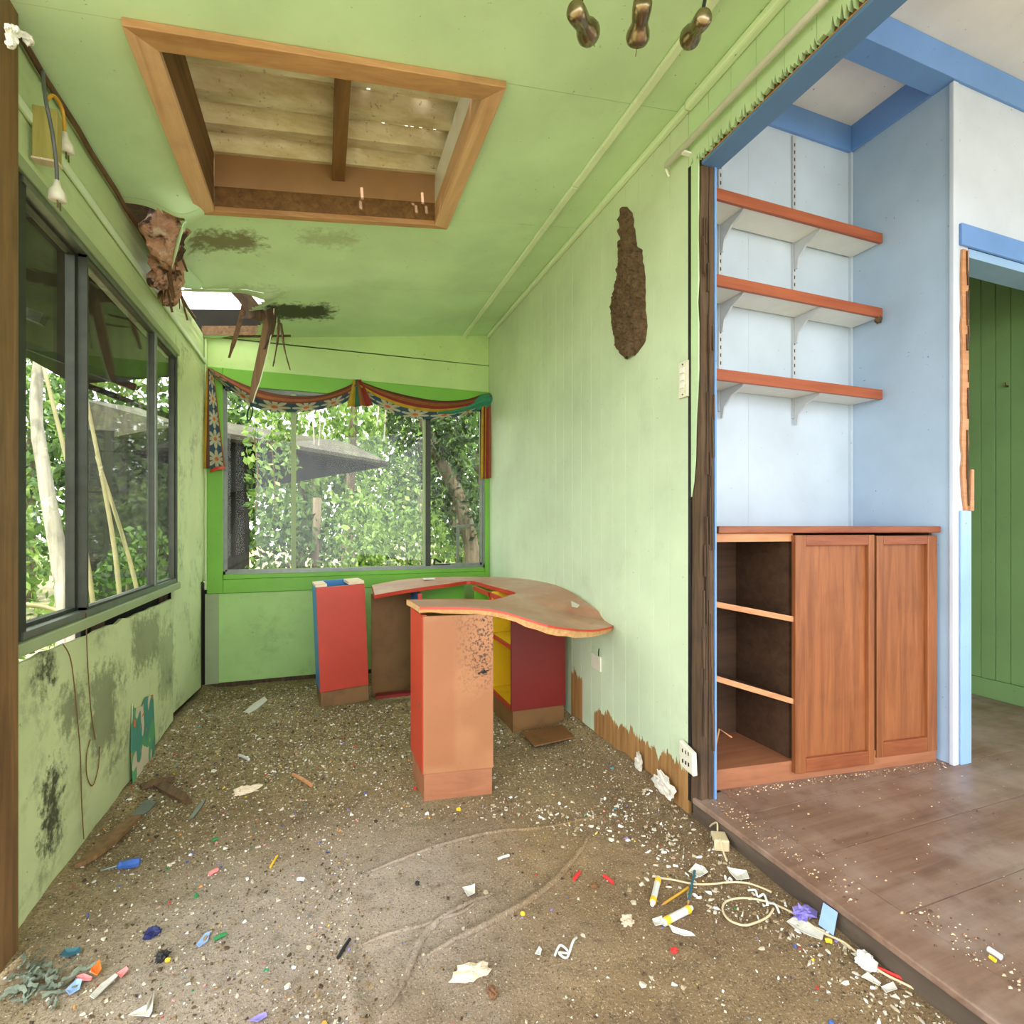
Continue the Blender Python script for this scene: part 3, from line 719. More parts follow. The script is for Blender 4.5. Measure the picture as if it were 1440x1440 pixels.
# green room beyond the doorway
wf = struct('wall_far', 'green vertical board wall seen through the hall doorway', (3.36, 2, ZH))
yy = 1.0
while yy < 2.6:
    MB().box((3.36, yy+.0012, ZH+.10), (3.372, yy+.0638, 2.8)).build('board', M['green_far'], wf, bevel=.002); yy += .065
MB().box((3.36, yy, ZH+.10), (3.372, 3.6, 2.8)).build('sheet', M['green_far'], wf)
MB().box((3.3725, 1.0, ZH), (3.39, 3.6, 2.8)).build('backing', M['black'], wf)
MB().tube([(3.353, 1.66, 1.73), (3.33, 1.66, 1.73), (3.325, 1.66, 1.745)], .006, 6).build('hook', M['brass'], wf)
sobj(MB().box((3.345, 1.0, ZH), (3.36, 3.6, ZH+.10)).build('baseboard_far', M['green_far'], bevel=.003), 'green skirting board in the far room')
sobj(MB().box((2.2, 3.55, ZH), (3.4, 3.6, 2.8)).build('wall_far_end', M['green_far']), 'green end wall of the far room')
ch = struct('ceiling_hall', 'white hall ceiling', (2.5, .5, ZHC))
MB().box((1.28, -1.5, ZHC), (4.6, HY-.0, ZHC+.02)).build('ceiling_sheet', M['white'], ch)
MB().box((AX+.02, HY+.012, ZHC-.05), (4.6, 3.6, ZHC-.03)).build('ceiling_sheet', M['white'], ch)
t4 = struct('trim_4', 'strong blue ceiling beam and cornice boards', (2, HY, 2.71))
MB().box((1.28, HY-.010, 2.712), (4.5, HY+.075, ZHC-.001)).build('beam', M['blue'], t4, bevel=.002)
MB().box((1.28, AY-.013, 2.712), (AX-.001, AY-.001, ZHC-.001)).build('cornice', M['blue'], t4)
MB().box((AX-.013, HY+.076, 2.712), (AX-.001, AY-.014, ZHC-.001)).build('cornice', M['blue'], t4)
sobj(MB().box((4.5, -1.5, ZH), (4.52, HY, .95)).box((4.5, -1.5, 2.1), (4.52, HY, ZHC)).box((4.5, .75, .95), (4.52, HY, 2.1)).box((4.5, -1.5, .95), (4.52, -.6, 2.1)).build('wall_end_added', M['whitew']), 'unseen white end wall added to cut hall light, with a window opening')  # out-of-view wall added to cut the daylight reaching the hall
sobj(MB().box((3.4, -1.52, ZH), (4.5, -1.5, ZHC)).build('wall_rear_added', M['whitew']), 'unseen white rear wall added to cut light in the hall')  # out-of-view wall added to hold back light from behind

# ---------------- outdoors ground
sobj(MB().box((-30, -12, -.42), (30, 40, -.40)).build('ground', M['ground']), 'leaf-littered ground outside the windows')

# ================================================================== FURNITURE
# ---------------- low cupboard in the alcove (front slightly skewed)
cf0, cf1 = Vector((1.287, 1.453, 0)), Vector((2.268, 1.338, 0)); cdv = (cf1-cf0).normalized(); cn = Vector((cdv.y, -cdv.x, 0))
def cf(x, back=0): q = cf0+(cf1-cf0)*((x-1.287)/.981); return Vector((q.x, q.y, 0))-cn*back
cb = thing('cupboard', (1.8, 1.5, ZH), 'low cedar cupboard built into the blue alcove, one bay open', 'cupboard')
def cbox(x0, x1, z0, z1, f0, f1):     # block between two depths behind the skewed front
    a, b_, c, d = cf(x0, f0), cf(x1, f0), cf(x1, f1), cf(x0, f1)
    return [(p.x, p.y, z) for z in (z0, z1) for p in (a, b_, c, d)]
def cyb(x0, x1, z0, z1, f0, yb):
    a, b_ = cf(x0, f0), cf(x1, f0)
    return [(p[0], p[1], z) for z in (z0, z1) for p in ((a.x, a.y), (b_.x, b_.y), (b_.x, yb), (a.x, yb))]
MB().hexa(cyb(1.287, 2.262, .975, 1.0, -.012, 1.708)).build('worktop', M['cedar_x'], cb, bevel=.004)
MB().hexa(cyb(1.287, 1.60, .945, .974, .004, 1.50)).build('top_rail', M['cab_edge'], cb)
MB().hexa(cbox(1.287, 2.255, ZH, .135, .002, .020)).build('plinth', M['plinth'], cb)
MB().hexa(cyb(1.287, 2.255, .136, .152, .0, 1.70)).build('floor_board', M['plinth'], cb)
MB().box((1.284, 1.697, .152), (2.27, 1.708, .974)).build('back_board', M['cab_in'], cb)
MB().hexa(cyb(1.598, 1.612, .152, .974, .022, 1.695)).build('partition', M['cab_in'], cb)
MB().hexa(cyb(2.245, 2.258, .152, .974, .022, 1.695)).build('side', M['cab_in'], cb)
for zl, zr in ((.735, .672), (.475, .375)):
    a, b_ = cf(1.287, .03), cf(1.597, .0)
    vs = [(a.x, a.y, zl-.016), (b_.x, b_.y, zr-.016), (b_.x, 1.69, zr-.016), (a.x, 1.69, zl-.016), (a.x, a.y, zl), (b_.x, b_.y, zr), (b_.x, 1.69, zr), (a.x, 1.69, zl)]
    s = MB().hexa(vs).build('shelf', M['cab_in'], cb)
    vs = [(a.x, a.y-.006, zl-.018), (b_.x, b_.y-.008, zr-.018), (b_.x, b_.y-.0005, zr-.018), (a.x, a.y-.0005, zl-.018), (a.x, a.y-.006, zl+.002), (b_.x, b_.y-.008, zr+.002), (b_.x, b_.y-.0005, zr+.002), (a.x, a.y-.0005, zl+.002)]
    MB().hexa(vs).build('shelf_lip', M['cab_edge'], s)
def cdoor(x0, x1, z0, z1, f, lw, rw, tw, bwid):
    d = MB().hexa(cbox(x0+.004, x1-.004, z0+.004, z1-.004, f+.015, f+.019)).build('door', M['cedar'], cb)
    MB().hexa(cbox(x0, x0+lw, z0, z1, f, f+.020)).build('stile', M['cedar'], d, bevel=.002)
    MB().hexa(cbox(x1-rw, x1, z0, z1, f, f+.020)).build('stile', M['cedar'], d, bevel=.002)
    MB().hexa(cbox(x0+lw+.0005, x1-rw-.0005, z1-tw, z1, f, f+.020)).build('rail', M['cedar_x'], d, bevel=.002)
    MB().hexa(cbox(x0+lw+.0005, x1-rw-.0005, z0, z0+bwid, f, f+.020)).build('rail', M['cedar_x'], d, bevel=.002)
cdoor(1.592, 1.938, .112, .968, -.018, .045, .026, .038, .05)
cdoor(1.964, 2.252, .125, .964, -.004, .032, .045, .034, .055)
MB().hexa(cbox(1.939, 1.963, .13, .965, .016, .03)).build('dark_gap', M['black'], cb)

# ---------------- wall shelves with brackets and slotted rails
def rail(x, lab):
    r = thing('shelf_rail', (x, AY, 1.49), lab, 'shelf rail', 'slotted shelf rails in the alcove')
    MB().box((x-.009, AY-.010, 1.47), (x+.009, AY, 2.70)).build('channel', M['metal_w'], r)
    b = MB(); z = 1.50
    while z < 2.68: b.box((x-.002, AY-.0112, z), (x+.002, AY-.0098, z+.014)); z += .032
    b.build('slots', M['black'], r)
rail(1.527, 'white slotted rail nearest the rotted post, behind the shelves')
rail(1.928, 'white slotted rail in the middle of the blue alcove wall')
for k, (zt, lab) in enumerate(((2.266, 'topmost white shelf with red timber edging'), (1.943, 'middle white shelf with red edging and a chipped right end'), (1.590, 'lowest white shelf with red timber edging'))):
    s = thing('wall_shelf', (1.8, 1.63, zt), lab, 'shelf', 'wall shelves in the blue alcove')
    MB().box((1.285, 1.575, zt-.036), (2.272, 1.700, zt-.018)).build('board', M['offwhite'], s)
    MB().box((1.285, 1.560, zt-.042), (2.272, 1.5745, zt)).build('front_edging', M['redwood'], s, bevel=.002)
    for x in (1.527, 1.928):
        MB().prism([(x-.004, 1.700, zt-.037), (x-.004, 1.580, zt-.037), (x-.004, 1.580, zt-.048), (x-.004, 1.64, zt-.070), (x-.004, 1.678, zt-.105), (x-.004, 1.688, zt-.150), (x-.004, 1.700, zt-.150)], (.008, 0, 0)).build('bracket', M['metal_w'], s)
    if k == 1: MB().blob((2.255, 1.567, zt-.05), (.018, .012, .014), .4, 3, 10, 7).build('mud_lump', M['mud'], s)

# ---------------- desktop: warped sheet wrapping round three sides
PR = [((527, 837, .625), (523, 823, .630)), ((560, 831, .635), (560, 816, .640)), ((593, 826, .645), (600, 812.5, .652)), ((630, 821, .655), (650, 811, .658)),
      ((662, 817, .660), (708, 812, .655)), ((690, 824, .662), (757, 817, .680)), ((724, 833, .660), (796, 829, .676)), ((716, 837, .662), (832, 853, .628)), ((711, 839, .664), (853, 870, .585)), ((708, 840, .665), (862, 879, .571)), ((704, 841, .667), (852, 883, .573)),
      ((690, 843.5, .672), (826, 886, .580)), ((672, 843, .682), (770, 879, .632)), ((635, 842.5, .693), (692, 857, .692)), ((572, 843.5, .703), (590, 854, .702))]
IN = spline([onz(*p[0]) for p in PR], 5); OUT = spline([onz(*p[1]) for p in PR], 5)
for L in (IN, OUT):
    for q in L: q.x = min(q.x, XR-.003)
dt = thing('desktop', (.85, 2.6, .6), 'warped pink-brown wraparound desktop with red edges', 'desktop')
nT = 9; P = [[IN[i].lerp(OUT[i], k/nT)+Vector((0, 0, .002*sin(pi*k/nT))) for k in range(nT+1)] for i in range(len(IN))]
MB().grid(P).build('surface', M['desk'], dt, smooth=True)
TH = Vector((0, 0, -.019))
MB().grid([[q+TH for q in r][::-1] for r in P]).build('underside', M['mdf_dark'], dt, smooth=True)
def edge(name, line, mat, lo=-.020, hi=.0008, off=0):
    MB().grid([[q+Vector((0, 0, hi)), q+Vector((0, 0, lerp(hi, lo, .5))), q+Vector((0, 0, lo))] for q in line]).build(name, mat, dt, solid=.0025)
edge('red_edge', IN, M['red']); edge('red_edge', [P[0][k] for k in range(nT+1)], M['red']); edge('end_edge', [P[-1][k] for k in range(nT+1)], M['chip'])
fr = OUT[9*5:]
b = MB(); rows = []
for i, q in enumerate(fr):
    j = .006*mn.noise(Vector((i*.9, 0, 0))); low = .022+.012*max(0, math.exp(-((i-13)/5)**2))
    rows.append([q+Vector((0, -.001, .001)), q+Vector((0, -.002, -.007+j*.4)), q+Vector((j, .001, -.012+j)), q+Vector((j, .004, -low+j))])
b.grid(rows); m = 4
for k in range(len(b.f)): b.mi[k] = 0 if k % 3 == 0 else 1
b.build('broken_edge', [M['red'], M['chip']], dt, solid=.002)
edge('back_edge', OUT[:9*5+1], M['chip'])

# ---------------- front cabinet (carries the desktop's free end)
fc = thing('desk_cabinet', (.47, 1.98, 0), 'tan and red desk cabinet nearest the viewer', 'cabinet', 'cabinets of the desk')
A = [Vector((.341, 1.878, 0)), Vector((.597, 1.843, 0))]; fd = Vector((-.005, .235, 0))
def quadbox(p, q, d, z0, z1): return [(v.x, v.y, z) for z in (z0, z1) for v in (p, q, q+d, p+d)]
ex = (A[1]-A[0]).normalized(); ey = fd.normalized()
MB().hexa(quadbox(A[0]+ex*.004+ey*.004, A[1]-ex*.004+ey*.004, fd-ey*.008, hfloor(.45, 1.9)-.01, .098)).build('plinth', M['plinth'], fc)
MB().hexa(quadbox(A[0], A[1], ey*.018, .099, .672)).build('front_panel', M['mdf'], fc, bevel=.002)
MB().hexa(quadbox(A[0]-ex*.0006+ey*.0184, A[0]+ex*.0165+ey*.0184, fd-ey*.02, .10, .674)).build('side_panel', M['red'], fc, bevel=.001)
MB().hexa(quadbox(A[0]-ex*.003+ey*.0005, A[0]-ex*.0008+ey*.0005, ey*.236, .10, .673)).build('side_face', M['red'], fc)
MB().hexa(quadbox(A[1]-ex*.0165+ey*.0184, A[1]+ey*.0184, fd-ey*.02, .10, .672)).build('side_panel', M['yellow'], fc)
MB().hexa(quadbox(A[0]+ex*.017+ey*.019, A[1]-ex*.017+ey*.019, fd-ey*.022, .10, .115)).build('shelf', M['yellow'], fc)
MB().hexa(quadbox(A[0]+ex*.017+ey*.019, A[1]-ex*.017+ey*.019, fd-ey*.022, .64, .655)).build('shelf', M['yellow'], fc)
c = A[0]-ex*.0032+ey*.05; MB().tube([(c.x, c.y, .335), (c.x-.0006, c.y, .335)], .011, 12).build('finger_hole', M['mdf_dark'], fc)
c = lerp(A[0], A[1], .86); MB().blob((c.x, c.y-.001, .46), (.012, .004, .006), .6, 4, 10, 6, 2).blob((c.x-.018, c.y-.001, .455), (.006, .003, .004), .6, 4, 8, 5, 5).blob((c.x+.014, c.y-.001, .463), (.008, .003, .003), .5, 4, 8, 5, 7).build('cocoon_mark', M['black'], fc)

# ---------------- left cabinet, leaning
lc = thing('desk_cabinet', (.12, 3.2, 0), 'leaning red-fronted desk cabinet by the back window', 'cabinet', 'cabinets of the desk')
lean = Matrix.Rotation(radians(-2.2), 3, 'Y') @ Matrix.Rotation(radians(6), 3, 'Z')
def L3(x, y, z): return Vector((-.012, 3.055, .02))+lean @ Vector((x, y, z))
def lbox(x0, x1, y0, y1, z0, z1): return [L3(x, y, z) for z in (z0, z1) for x, y in ((x0, y0), (x1, y0), (x1, y1), (x0, y1))]
lw_ = .262
MB().hexa(lbox(.002, lw_-.002, .004, .24, -.03, .058)).build('plinth', M['mdf_dark'], lc)
MB().hexa(lbox(0, lw_, 0, .016, .06, .640)).build('front_panel', M['red'], lc, bevel=.0015)
MB().hexa(lbox(0, .016, .017, .24, .06, .640)).build('side_panel', M['lblue'], lc)
MB().hexa(lbox(lw_-.016, lw_, .017, .24, .06, .640)).build('side_panel', M['mdf_dark'], lc)
MB().hexa(lbox(.017, lw_-.017, .225, .24, .06, .655)).build('back_panel', M['lblue'], lc)
MB().hexa(lbox(.0, .06, .017, .22, .641, .655)).build('top_rail', M['foam'], lc)
MB().hexa(lbox(lw_-.085, lw_, .017, .22, .641, .657)).build('top_rail', M['foam'], lc)

# ---------------- back unit under the desktop
bu = thing('desk_cabinet', (.6, 3.2, 0), 'brown-backed low unit under the far side of the desktop', 'cabinet', 'cabinets of the desk')
MB().hexa([(.27, 3.18, -.02), (.52, 3.27, -.02), (.52, 3.285, -.02), (.27, 3.195, -.02), (.27, 3.18, .598), (.52, 3.27, .61), (.52, 3.285, .61), (.27, 3.195, .598)]).build('back_panel', M['mdf_dark'], bu)
MB().box((.515, 3.00, .0), (.533, 3.26, .612)).build('divider', M['lblue'], bu)
MB().box((.513, 2.985, .0), (.535, 2.999, .612)).build('divider_edge', M['red'], bu)
MB().box((.5365, 3.26, .0), (.857, 3.275, .615)).build('back_panel', M['lgreen'], bu)
MB().box((.5365, 3.02, .30), (.86, 3.255, .316)).build('shelf', M['lgreen'], bu)
MB().box((.29, 3.10, -.02), (.51, 3.16, .012)).build('base_strip', M['red_in'], bu)

# ---------------- right cabinet with yellow shelves
rc = thing('desk_cabinet', (1, 2.7, 0), 'yellow-lined red cabinet against the right wall under the desktop', 'cabinet', 'cabinets of the desk')
MB().box((.857, 2.36, .102), (1.145, 2.377, .600)).build('front_panel', M['red_in'], rc, bevel=.0015)
MB().box((.866, 2.366, -.02), (1.14, 2.384, .101)).build('plinth', M['mdf_dark'], rc)
MB().box((.866, 2.385, -.02), (.882, 3.05, .101)).build('plinth', M['mdf_dark'], rc)
MB().box((1.125, 2.378, .10), (1.14, 3.05, .64)).build('back_panel', M['yellow'], rc)
for z, m in ((.102, M['yellow']), (.400, M['yellow'])):
    s = MB().box((.869, 2.378, z), (1.124, 3.05, z+.016)).build('shelf', m, rc)
    MB().box((.858, 2.378, z-.001), (.8685, 3.05, z+.017)).build('shelf_edge', M['red'], s)
d = MB().box((.869, 2.715, .12), (1.124, 2.731, .64)).build('divider', M['lgreen'], rc)
MB().box((.858, 2.714, .12), (.8685, 2.732, .64)).build('divider_edge', M['red'], d)
MB().box((.869, 2.7125, .12), (1.124, 2.7145, .399)).box((.869, 2.7125, .417), (1.124, 2.7145, .64)).build('yellow_lining', M['yellow'], rc)
MB().box((.869, 3.05, .10), (1.14, 3.064, .64)).build('side_panel', M['lgreen'], rc)
MB().box((1.1225, 2.50, .50), (1.1245, 2.58, .545)).build('notch', M['red_in'], rc)
MB().box((.858, 2.378, .612), (.870, 3.05, .636)).build('top_rail', M['red'], rc)

# scraps on the desktop
def scrap(name, lab, cat, pts, mat, th=.0015, curl=.006, seed=0, group=None, z=None):
    """thin torn sheet from an outline (x,y[,z]) lying on the floor, slightly curled"""
    c = Vector((sum(p[0] for p in pts)/len(pts), sum(p[1] for p in pts)/len(pts))); vs = []
    def H(x, y): return hfloor(x, y) if z is None else z(x, y)
    n = len(pts)
    for ring in (1.0, .55):
        for k, p in enumerate(pts):
            q = c+(Vector(p[:2])-c)*ring
            vs.append((q.x, q.y, H(q.x, q.y)+.002+(curl*(.5+.5*mn.noise(Vector((k*1.7+seed, seed, 0))))*(1 if ring == 1 else .25))))
    vs.append((c.x, c.y, H(c.x, c.y)+.002))
    fs = [(k, (k+1) % n, n+(k+1) % n, n+k) for k in range(n)]+[(n+k, n+(k+1) % n, 2*n) for k in range(n)]
    o = MB().add(vs, fs).build(name, mat, solid=th); return tag(o, lab, cat, group)
def pxpts(L, z=0): return [tuple(onz(u, v, z))[:2] for u, v in L]
M['paper'] = plain('torn_white_paper', (204, 200, 188), .8, 0, .05, 40, .05, [((150, 130, 100), 25, .55, .75, .5)])
scrap('paper_scrap', 'pale paper scrap on the desktop near the right wall', 'paper', pxpts([(803, 847), (815, 853), (812, 856), (804, 855)], .64), M['paper'], curl=.003, z=lambda x, y: onz(808, 852, .645).z-.002, seed=2)
scrap('paper_scrap', 'flat cream paper scrap on the far side of the desktop', 'paper', pxpts([(594, 813.5), (611, 813), (612, 815.5), (596, 816)], .655), M['paper'], curl=.002, z=lambda x, y: .6545, seed=3)

# ---------------- curtain valance
def mk_fab(name, ramp, flowers=None, fscale=6):
    """stripes along the cloth's V, optional daisies in one band of the print"""
    t = NT(name); t.b.inputs['Roughness'].default_value = .9
    uv = t.n('ShaderNodeUVMap'); sx = t.n('ShaderNodeSeparateXYZ'); t.l(uv.outputs[0], sx.inputs[0])
    cr = t.n('ShaderNodeValToRGB'); cr.color_ramp.interpolation = 'CONSTANT'; e = cr.color_ramp.elements
    e[0].position = ramp[0][0]; e[0].color = sl(ramp[0][1]); e[1].position = ramp[1][0]; e[1].color = sl(ramp[1][1])
    for p, c in ramp[2:]: q = e.new(p); q.color = sl(c)
    t.l(sx.outputs['Y'], cr.inputs[0]); col = cr.outputs[0]
    if flowers:
        v0, v1, nu, asp = flowers       # band in V, flowers along U, aspect
        fx = t.math('SUBTRACT', t.math('FRACT', t.math('MULTIPLY', sx.outputs['X'], nu)), .5)
        fy = t.math('MULTIPLY', t.math('SUBTRACT', t.math('DIVIDE', t.math('SUBTRACT', sx.outputs['Y'], v0), v1-v0), .5), asp)
        r = t.math('SQRT', t.math('ADD', t.math('MULTIPLY', fx, fx), t.math('MULTIPLY', fy, fy)))
        th = t.math('ARCTAN2', fy, fx)
        pet = t.math('ADD', .16, t.math('MULTIPLY', t.math('ABSOLUTE', t.math('COSINE', t.math('MULTIPLY', th, 4))), .32))
        inb = t.math('MULTIPLY', t.math('GREATER_THAN', sx.outputs['Y'], v0), t.math('LESS_THAN', sx.outputs['Y'], v1))
        m = t.math('MULTIPLY', t.math('LESS_THAN', r, pet), inb)
        col = t.mix(m, col, sl((180, 178, 148))); ctr = t.math('MULTIPLY', t.math('LESS_THAN', r, .10), inb)
        col = t.mix(ctr, col, sl((196, 108, 60)))
    col = t.mix(t.math('MULTIPLY', t.rng(t.noise(t.pos(), 30, 6), .45, .75), .35), col, sl((70, 56, 40)))
    t.color(col)
    tl = t.n('ShaderNodeBsdfTranslucent'); t.l(col, tl.inputs[0]); mx = t.n('ShaderNodeMixShader'); mx.inputs[0].default_value = .25
    t.l(t.b.outputs[0], mx.inputs[1]); t.l(tl.outputs[0], mx.inputs[2]); t.l(mx.outputs[0], t.out.inputs[0]); return t.m
RB, OR, RD, YE, BL, TE = (112, 58, 40), (150, 88, 48), (144, 48, 42), (186, 154, 40), (54, 84, 100), (44, 108, 82)
M['sw1'] = mk_fab('striped_daisy_swag_cloth', [(0, RB), (.22, OR), (.42, RB), (.52, BL)], (.52, 1.0, 6, .62))
M['sw2'] = mk_fab('rainbow_daisy_swag_cloth', [(0, RB), (.16, OR), (.34, RD), (.5, YE), (.62, BL)], (.62, 1.0, 6, .62))
M['tailL'] = mk_fab('daisy_tail_cloth', [(0, YE), (.20, RB), (.34, BL), (.94, (160, 90, 56))], (.36, .94, 5, .62))
M['tailR'] = mk_fab('striped_tail_cloth', [(0, YE), (.18, RD), (.34, YE), (.46, RD), (.66, OR), (.88, BL)])
M['knot'] = mk_fab('rainbow_knot_cloth', [(0, YE), (.3, TE), (.5, OR), (.72, RD)])
M['teal'] = plain('teal_dotted_cloth', (46, 132, 102), .9, 0, .1, 10, .1, [((190, 60, 50), 60, .62, .64, .9)])
va = thing('curtain_valance', (.25, YB-.06, 1.75), 'rainbow and daisy print swag valance above the back window', 'valance')
def swag(top, bot, mat, name, d=.05, n=10):
    T = spline([ony(u, v, YB-.03) for u, v in top], n); B = spline([ony(u, v, YB-.03) for u, v in bot], n); R = []
    for i, (a, c) in enumerate(zip(T, B)):
        row = []
        for k in range(13):
            f = k/12; p = a.lerp(c, f); p.y -= d*sin(pi*min(1, f*1.1))*.7+.012*sin(f*14+.3*i/n)*(.3+f*.4); row.append(p)
        R.append(row)
    return MB().grid(R).build(name, mat, va, smooth=True, solid=.002)
swag([(294, 517), (330, 535), (370, 550), (410, 557), (450, 556), (485, 545), (503, 535)], [(294, 523), (322, 548), (360, 574), (410, 580), (450, 576), (485, 566), (503, 548)], M['sw1'], 'swag')
swag([(503, 535), (540, 548), (580, 558), (620, 564), (655, 562), (678, 555), (690, 554)], [(503, 548), (525, 567), (560, 584), (600, 590), (640, 586), (668, 578), (690, 562)], M['sw2'], 'swag')
swag([(612, 580), (635, 577), (660, 567), (675, 556), (690, 553)], [(616, 583), (640, 583), (660, 579), (676, 576), (690, 574)], M['teal'], 'swag_end', d=.075)
def tail(quad, mat, name, folds, amp, y=YB-.035):
    tl, tr, br, bl = [ony(u, v, y) for u, v in quad]; R = []
    for i in range(19):
        f = i/18; row = []
        for k in range(19):
            g = k/18; p = tl.lerp(bl, f).lerp(tr.lerp(br, f), g); p.y -= amp*(.4+.6*f)*(1+sin(g*folds*2*pi)); row.append(p)
        R.append(row)
    return MB().grid(R).build(name, mat, va, smooth=True, solid=.002)
tail([(291, 517), (300, 519), (317, 660), (284, 659)], M['tailL'], 'tail', 1.0, .012)
tail([(298, 658), (317, 655), (317, 660), (296, 665)], M['red'], 'hem', .5, .018)
tail([(677, 560), (692, 556), (692, 672), (675, 674)], M['tailR'], 'tail', 1.6, .012)
tail([(497, 534), (507, 534), (524, 571), (488, 573)], M['knot'], 'knot', 2.2, .016, YB-.06)

# ================================================================== FIXTURES
def plate(name, lab, cat, Y, Z, w_, h_, extra=None):
    t = thing(name, (XR-.004, Y, Z-h_/2), lab, cat)
    MB().box((XR-.010, Y-w_/2, Z-h_/2), (XR-.0005, Y+w_/2, Z+h_/2)).build('plate', M['plastic_w'], t, bevel=.002)
    if extra: extra(t, Y, Z)
    return t
def sw(t, Y, Z):
    for k in range(3): MB().box((XR-.014, Y-.010, Z-.03+k*.026), (XR-.0102, Y+.010, Z-.012+k*.026)).build('rocker', M['offwhite'], t)
    for k in (-1, 1): MB().tube([(XR-.0102, Y, Z+k*.052), (XR-.0112, Y, Z+k*.052)], .003, 8).build('screw', M['old'], t)
plate('light_switch', 'aged white light switch beside the rotted post', 'switch', 1.487, 1.508, .046, .125, sw)
t = thing('power_outlet', (XR-.02, 1.45, .17), 'aged white double power outlet low on the rotted post', 'power outlet')
MB().hexa([(XR-.022, 1.418, .165), (XR-.003, 1.418, .165), (XR-.003, 1.488, .178), (XR-.022, 1.488, .178), (XR-.026, 1.418, .243), (XR-.007, 1.418, .243), (XR-.007, 1.488, .262), (XR-.026, 1.488, .262)]).build('plate', M['plastic_w'], t, bevel=.003)
for zz in (.192, .228):
    b = MB()
    for yy in (1.438, 1.452, 1.468): b.box((XR-.0262, yy-.002, zz), (XR-.0235, yy+.002, zz+.012))
    b.build('socket_slots', M['black'], t)
def socket(t, Y, Z): MB().box((XR-.0015, Y-.062, Z-.045), (XR-.0003, Y+.055, Z-.038)).build('shadow_gap', M['black'], t)
t = plate('blank_wall_plate', 'small blank white wall plate below the broken desktop corner', 'wall plate', 2.100, .377, .086, .066)
MB().tube([(XR-.005, 2.08, .41), (XR-.008, 2.075, .43), (XR-.004, 2.078, .445)], .0025, 5).build('wire_stub', M['black'], t)
# termite nest
nt = [(881, 290), (890, 300), (896, 345), (903, 352), (908, 390), (908, 430), (911, 460), (908, 480), (896, 498), (884, 507), (875, 500), (866, 488), (861, 462), (858, 430), (866, 404), (869, 375), (872, 355), (874, 305)]
NP = [onx(u, v, XR) for u, v in nt]; cy = sum(p.y for p in NP)/len(NP); b = MB()
rows = []
zs_ = [lerp(1.672, 2.325, i/90) for i in range(91)]
def ext(z):
    ys_ = []
    for a, c in zip(NP, NP[1:]+NP[:1]):
        if (a.z-z)*(c.z-z) <= 0 and abs(a.z-c.z) > 1e-6: ys_.append(lerp(a.y, c.y, (z-a.z)/(c.z-a.z)))
    return (min(ys_), max(ys_)) if len(ys_) > 1 else None
for z in zs_:
    e = ext(z)
    if not e: continue
    e = (e[0]+.007*mn.noise(Vector((z*40, 0, 0))), e[1]+.007*mn.noise(Vector((z*40, 9, 0)))); row = []
    for k in range(27):
        f = k/26; yy = lerp(e[0], e[1], f); hgt = .030*(1-abs(2*f-1)**2.2)
        n_ = mn.noise(Vector((yy*42, z*42, 0)))*.016+mn.noise(Vector((yy*120, z*120, 3)))*.013*(1 if z < 2.08 else .4)
        row.append(Vector((XR-.0005-max(0, hgt+(n_ if 0 < k < 26 else 0)), yy, z)))
    rows.append(row)
tag(MB().grid(rows).build('termite_nest', M['mud'], solid=.001), 'lumpy brown mud nest stuck high on the right wall', 'mud nest')
# curtain pole
cp = thing('curtain_pole', (XR-.03, .5, 2.28), 'white pole mounted above the wide opening', 'pole')
MB().tube([(XR-.028, -1.2, 2.287), (XR-.028, 0, 2.285), (XR-.028, 1.555, 2.289)], .011, 10).build('rod', M['pole'], cp, smooth=True)
for yy in (1.46, .4): MB().box((XR-.03, yy-.008, 2.268), (XR-.0005, yy+.008, 2.275)).build('bracket', M['pole'], cp)
MB().tube([(XR-.028, 1.556, 2.289), (XR-.020, 1.566, 2.283), (XR-.006, 1.568, 2.262)], .004, 6).build('hook', M['pole'], cp)

# ---------------- spotlights
def spot(u0, v0, u1, v1, lab, t=1.22, lampmat=None, r=1.0):
    a, c = atd(u0, v0, t-.03), atd(u1, v1, t+.055); ax = (c-a)
    s = thing('spotlight', tuple(c), lab, 'spotlight', 'brass spotlights hanging from the ceiling')
    prof_ = [(0, .004), (.02, .016), (.10, .022), (.25, .0225), (.42, .021), (.56, .019), (.66, .022), (.78, .027), (.90, .029), (1.0, .026)]
    MB().tube([a+ax*f for f, _ in prof_], [q*r for _, q in prof_], 18).build('shell', M['brass'], s, smooth=True)
    MB().tube([c+ax*.001, c+ax*.05, c+ax*.10], [.024*r, .018*r, .005], 14).build('bulb', M['bulb'], s, smooth=True)
    top = lerp(a, c, .28); up = Vector((top.x+.012, top.y-.03, zc(top.x)-.004))
    MB().tube(spline([top, top.lerp(up, .5)+Vector((.006, 0, 0)), up], 5), .0045, 6).build('stem', M['black'], s)
    MB().tube([up+Vector((0, 0, -.006)), up+Vector((0, 0, .003))], .022, 14).build('ceiling_rose', M['brass'], s)
    MB().tube(spline([c+ax*.1, c+ax*.2+Vector((.001, 0, -.004)), c+ax*.28+Vector((0, 0, -.01))], 4), .0009, 5).build('web_thread', M['root'], s)
spot(806, 10, 830, 50, 'brass spotlight pointing down, leftmost of the three')
spot(905, -4, 896, 58, 'brass spotlight seen from its vented side, middle of the three')
spot(993, 20, 968, 56, 'brass spotlight tipped towards the skylight, rightmost of the three', r=.9)

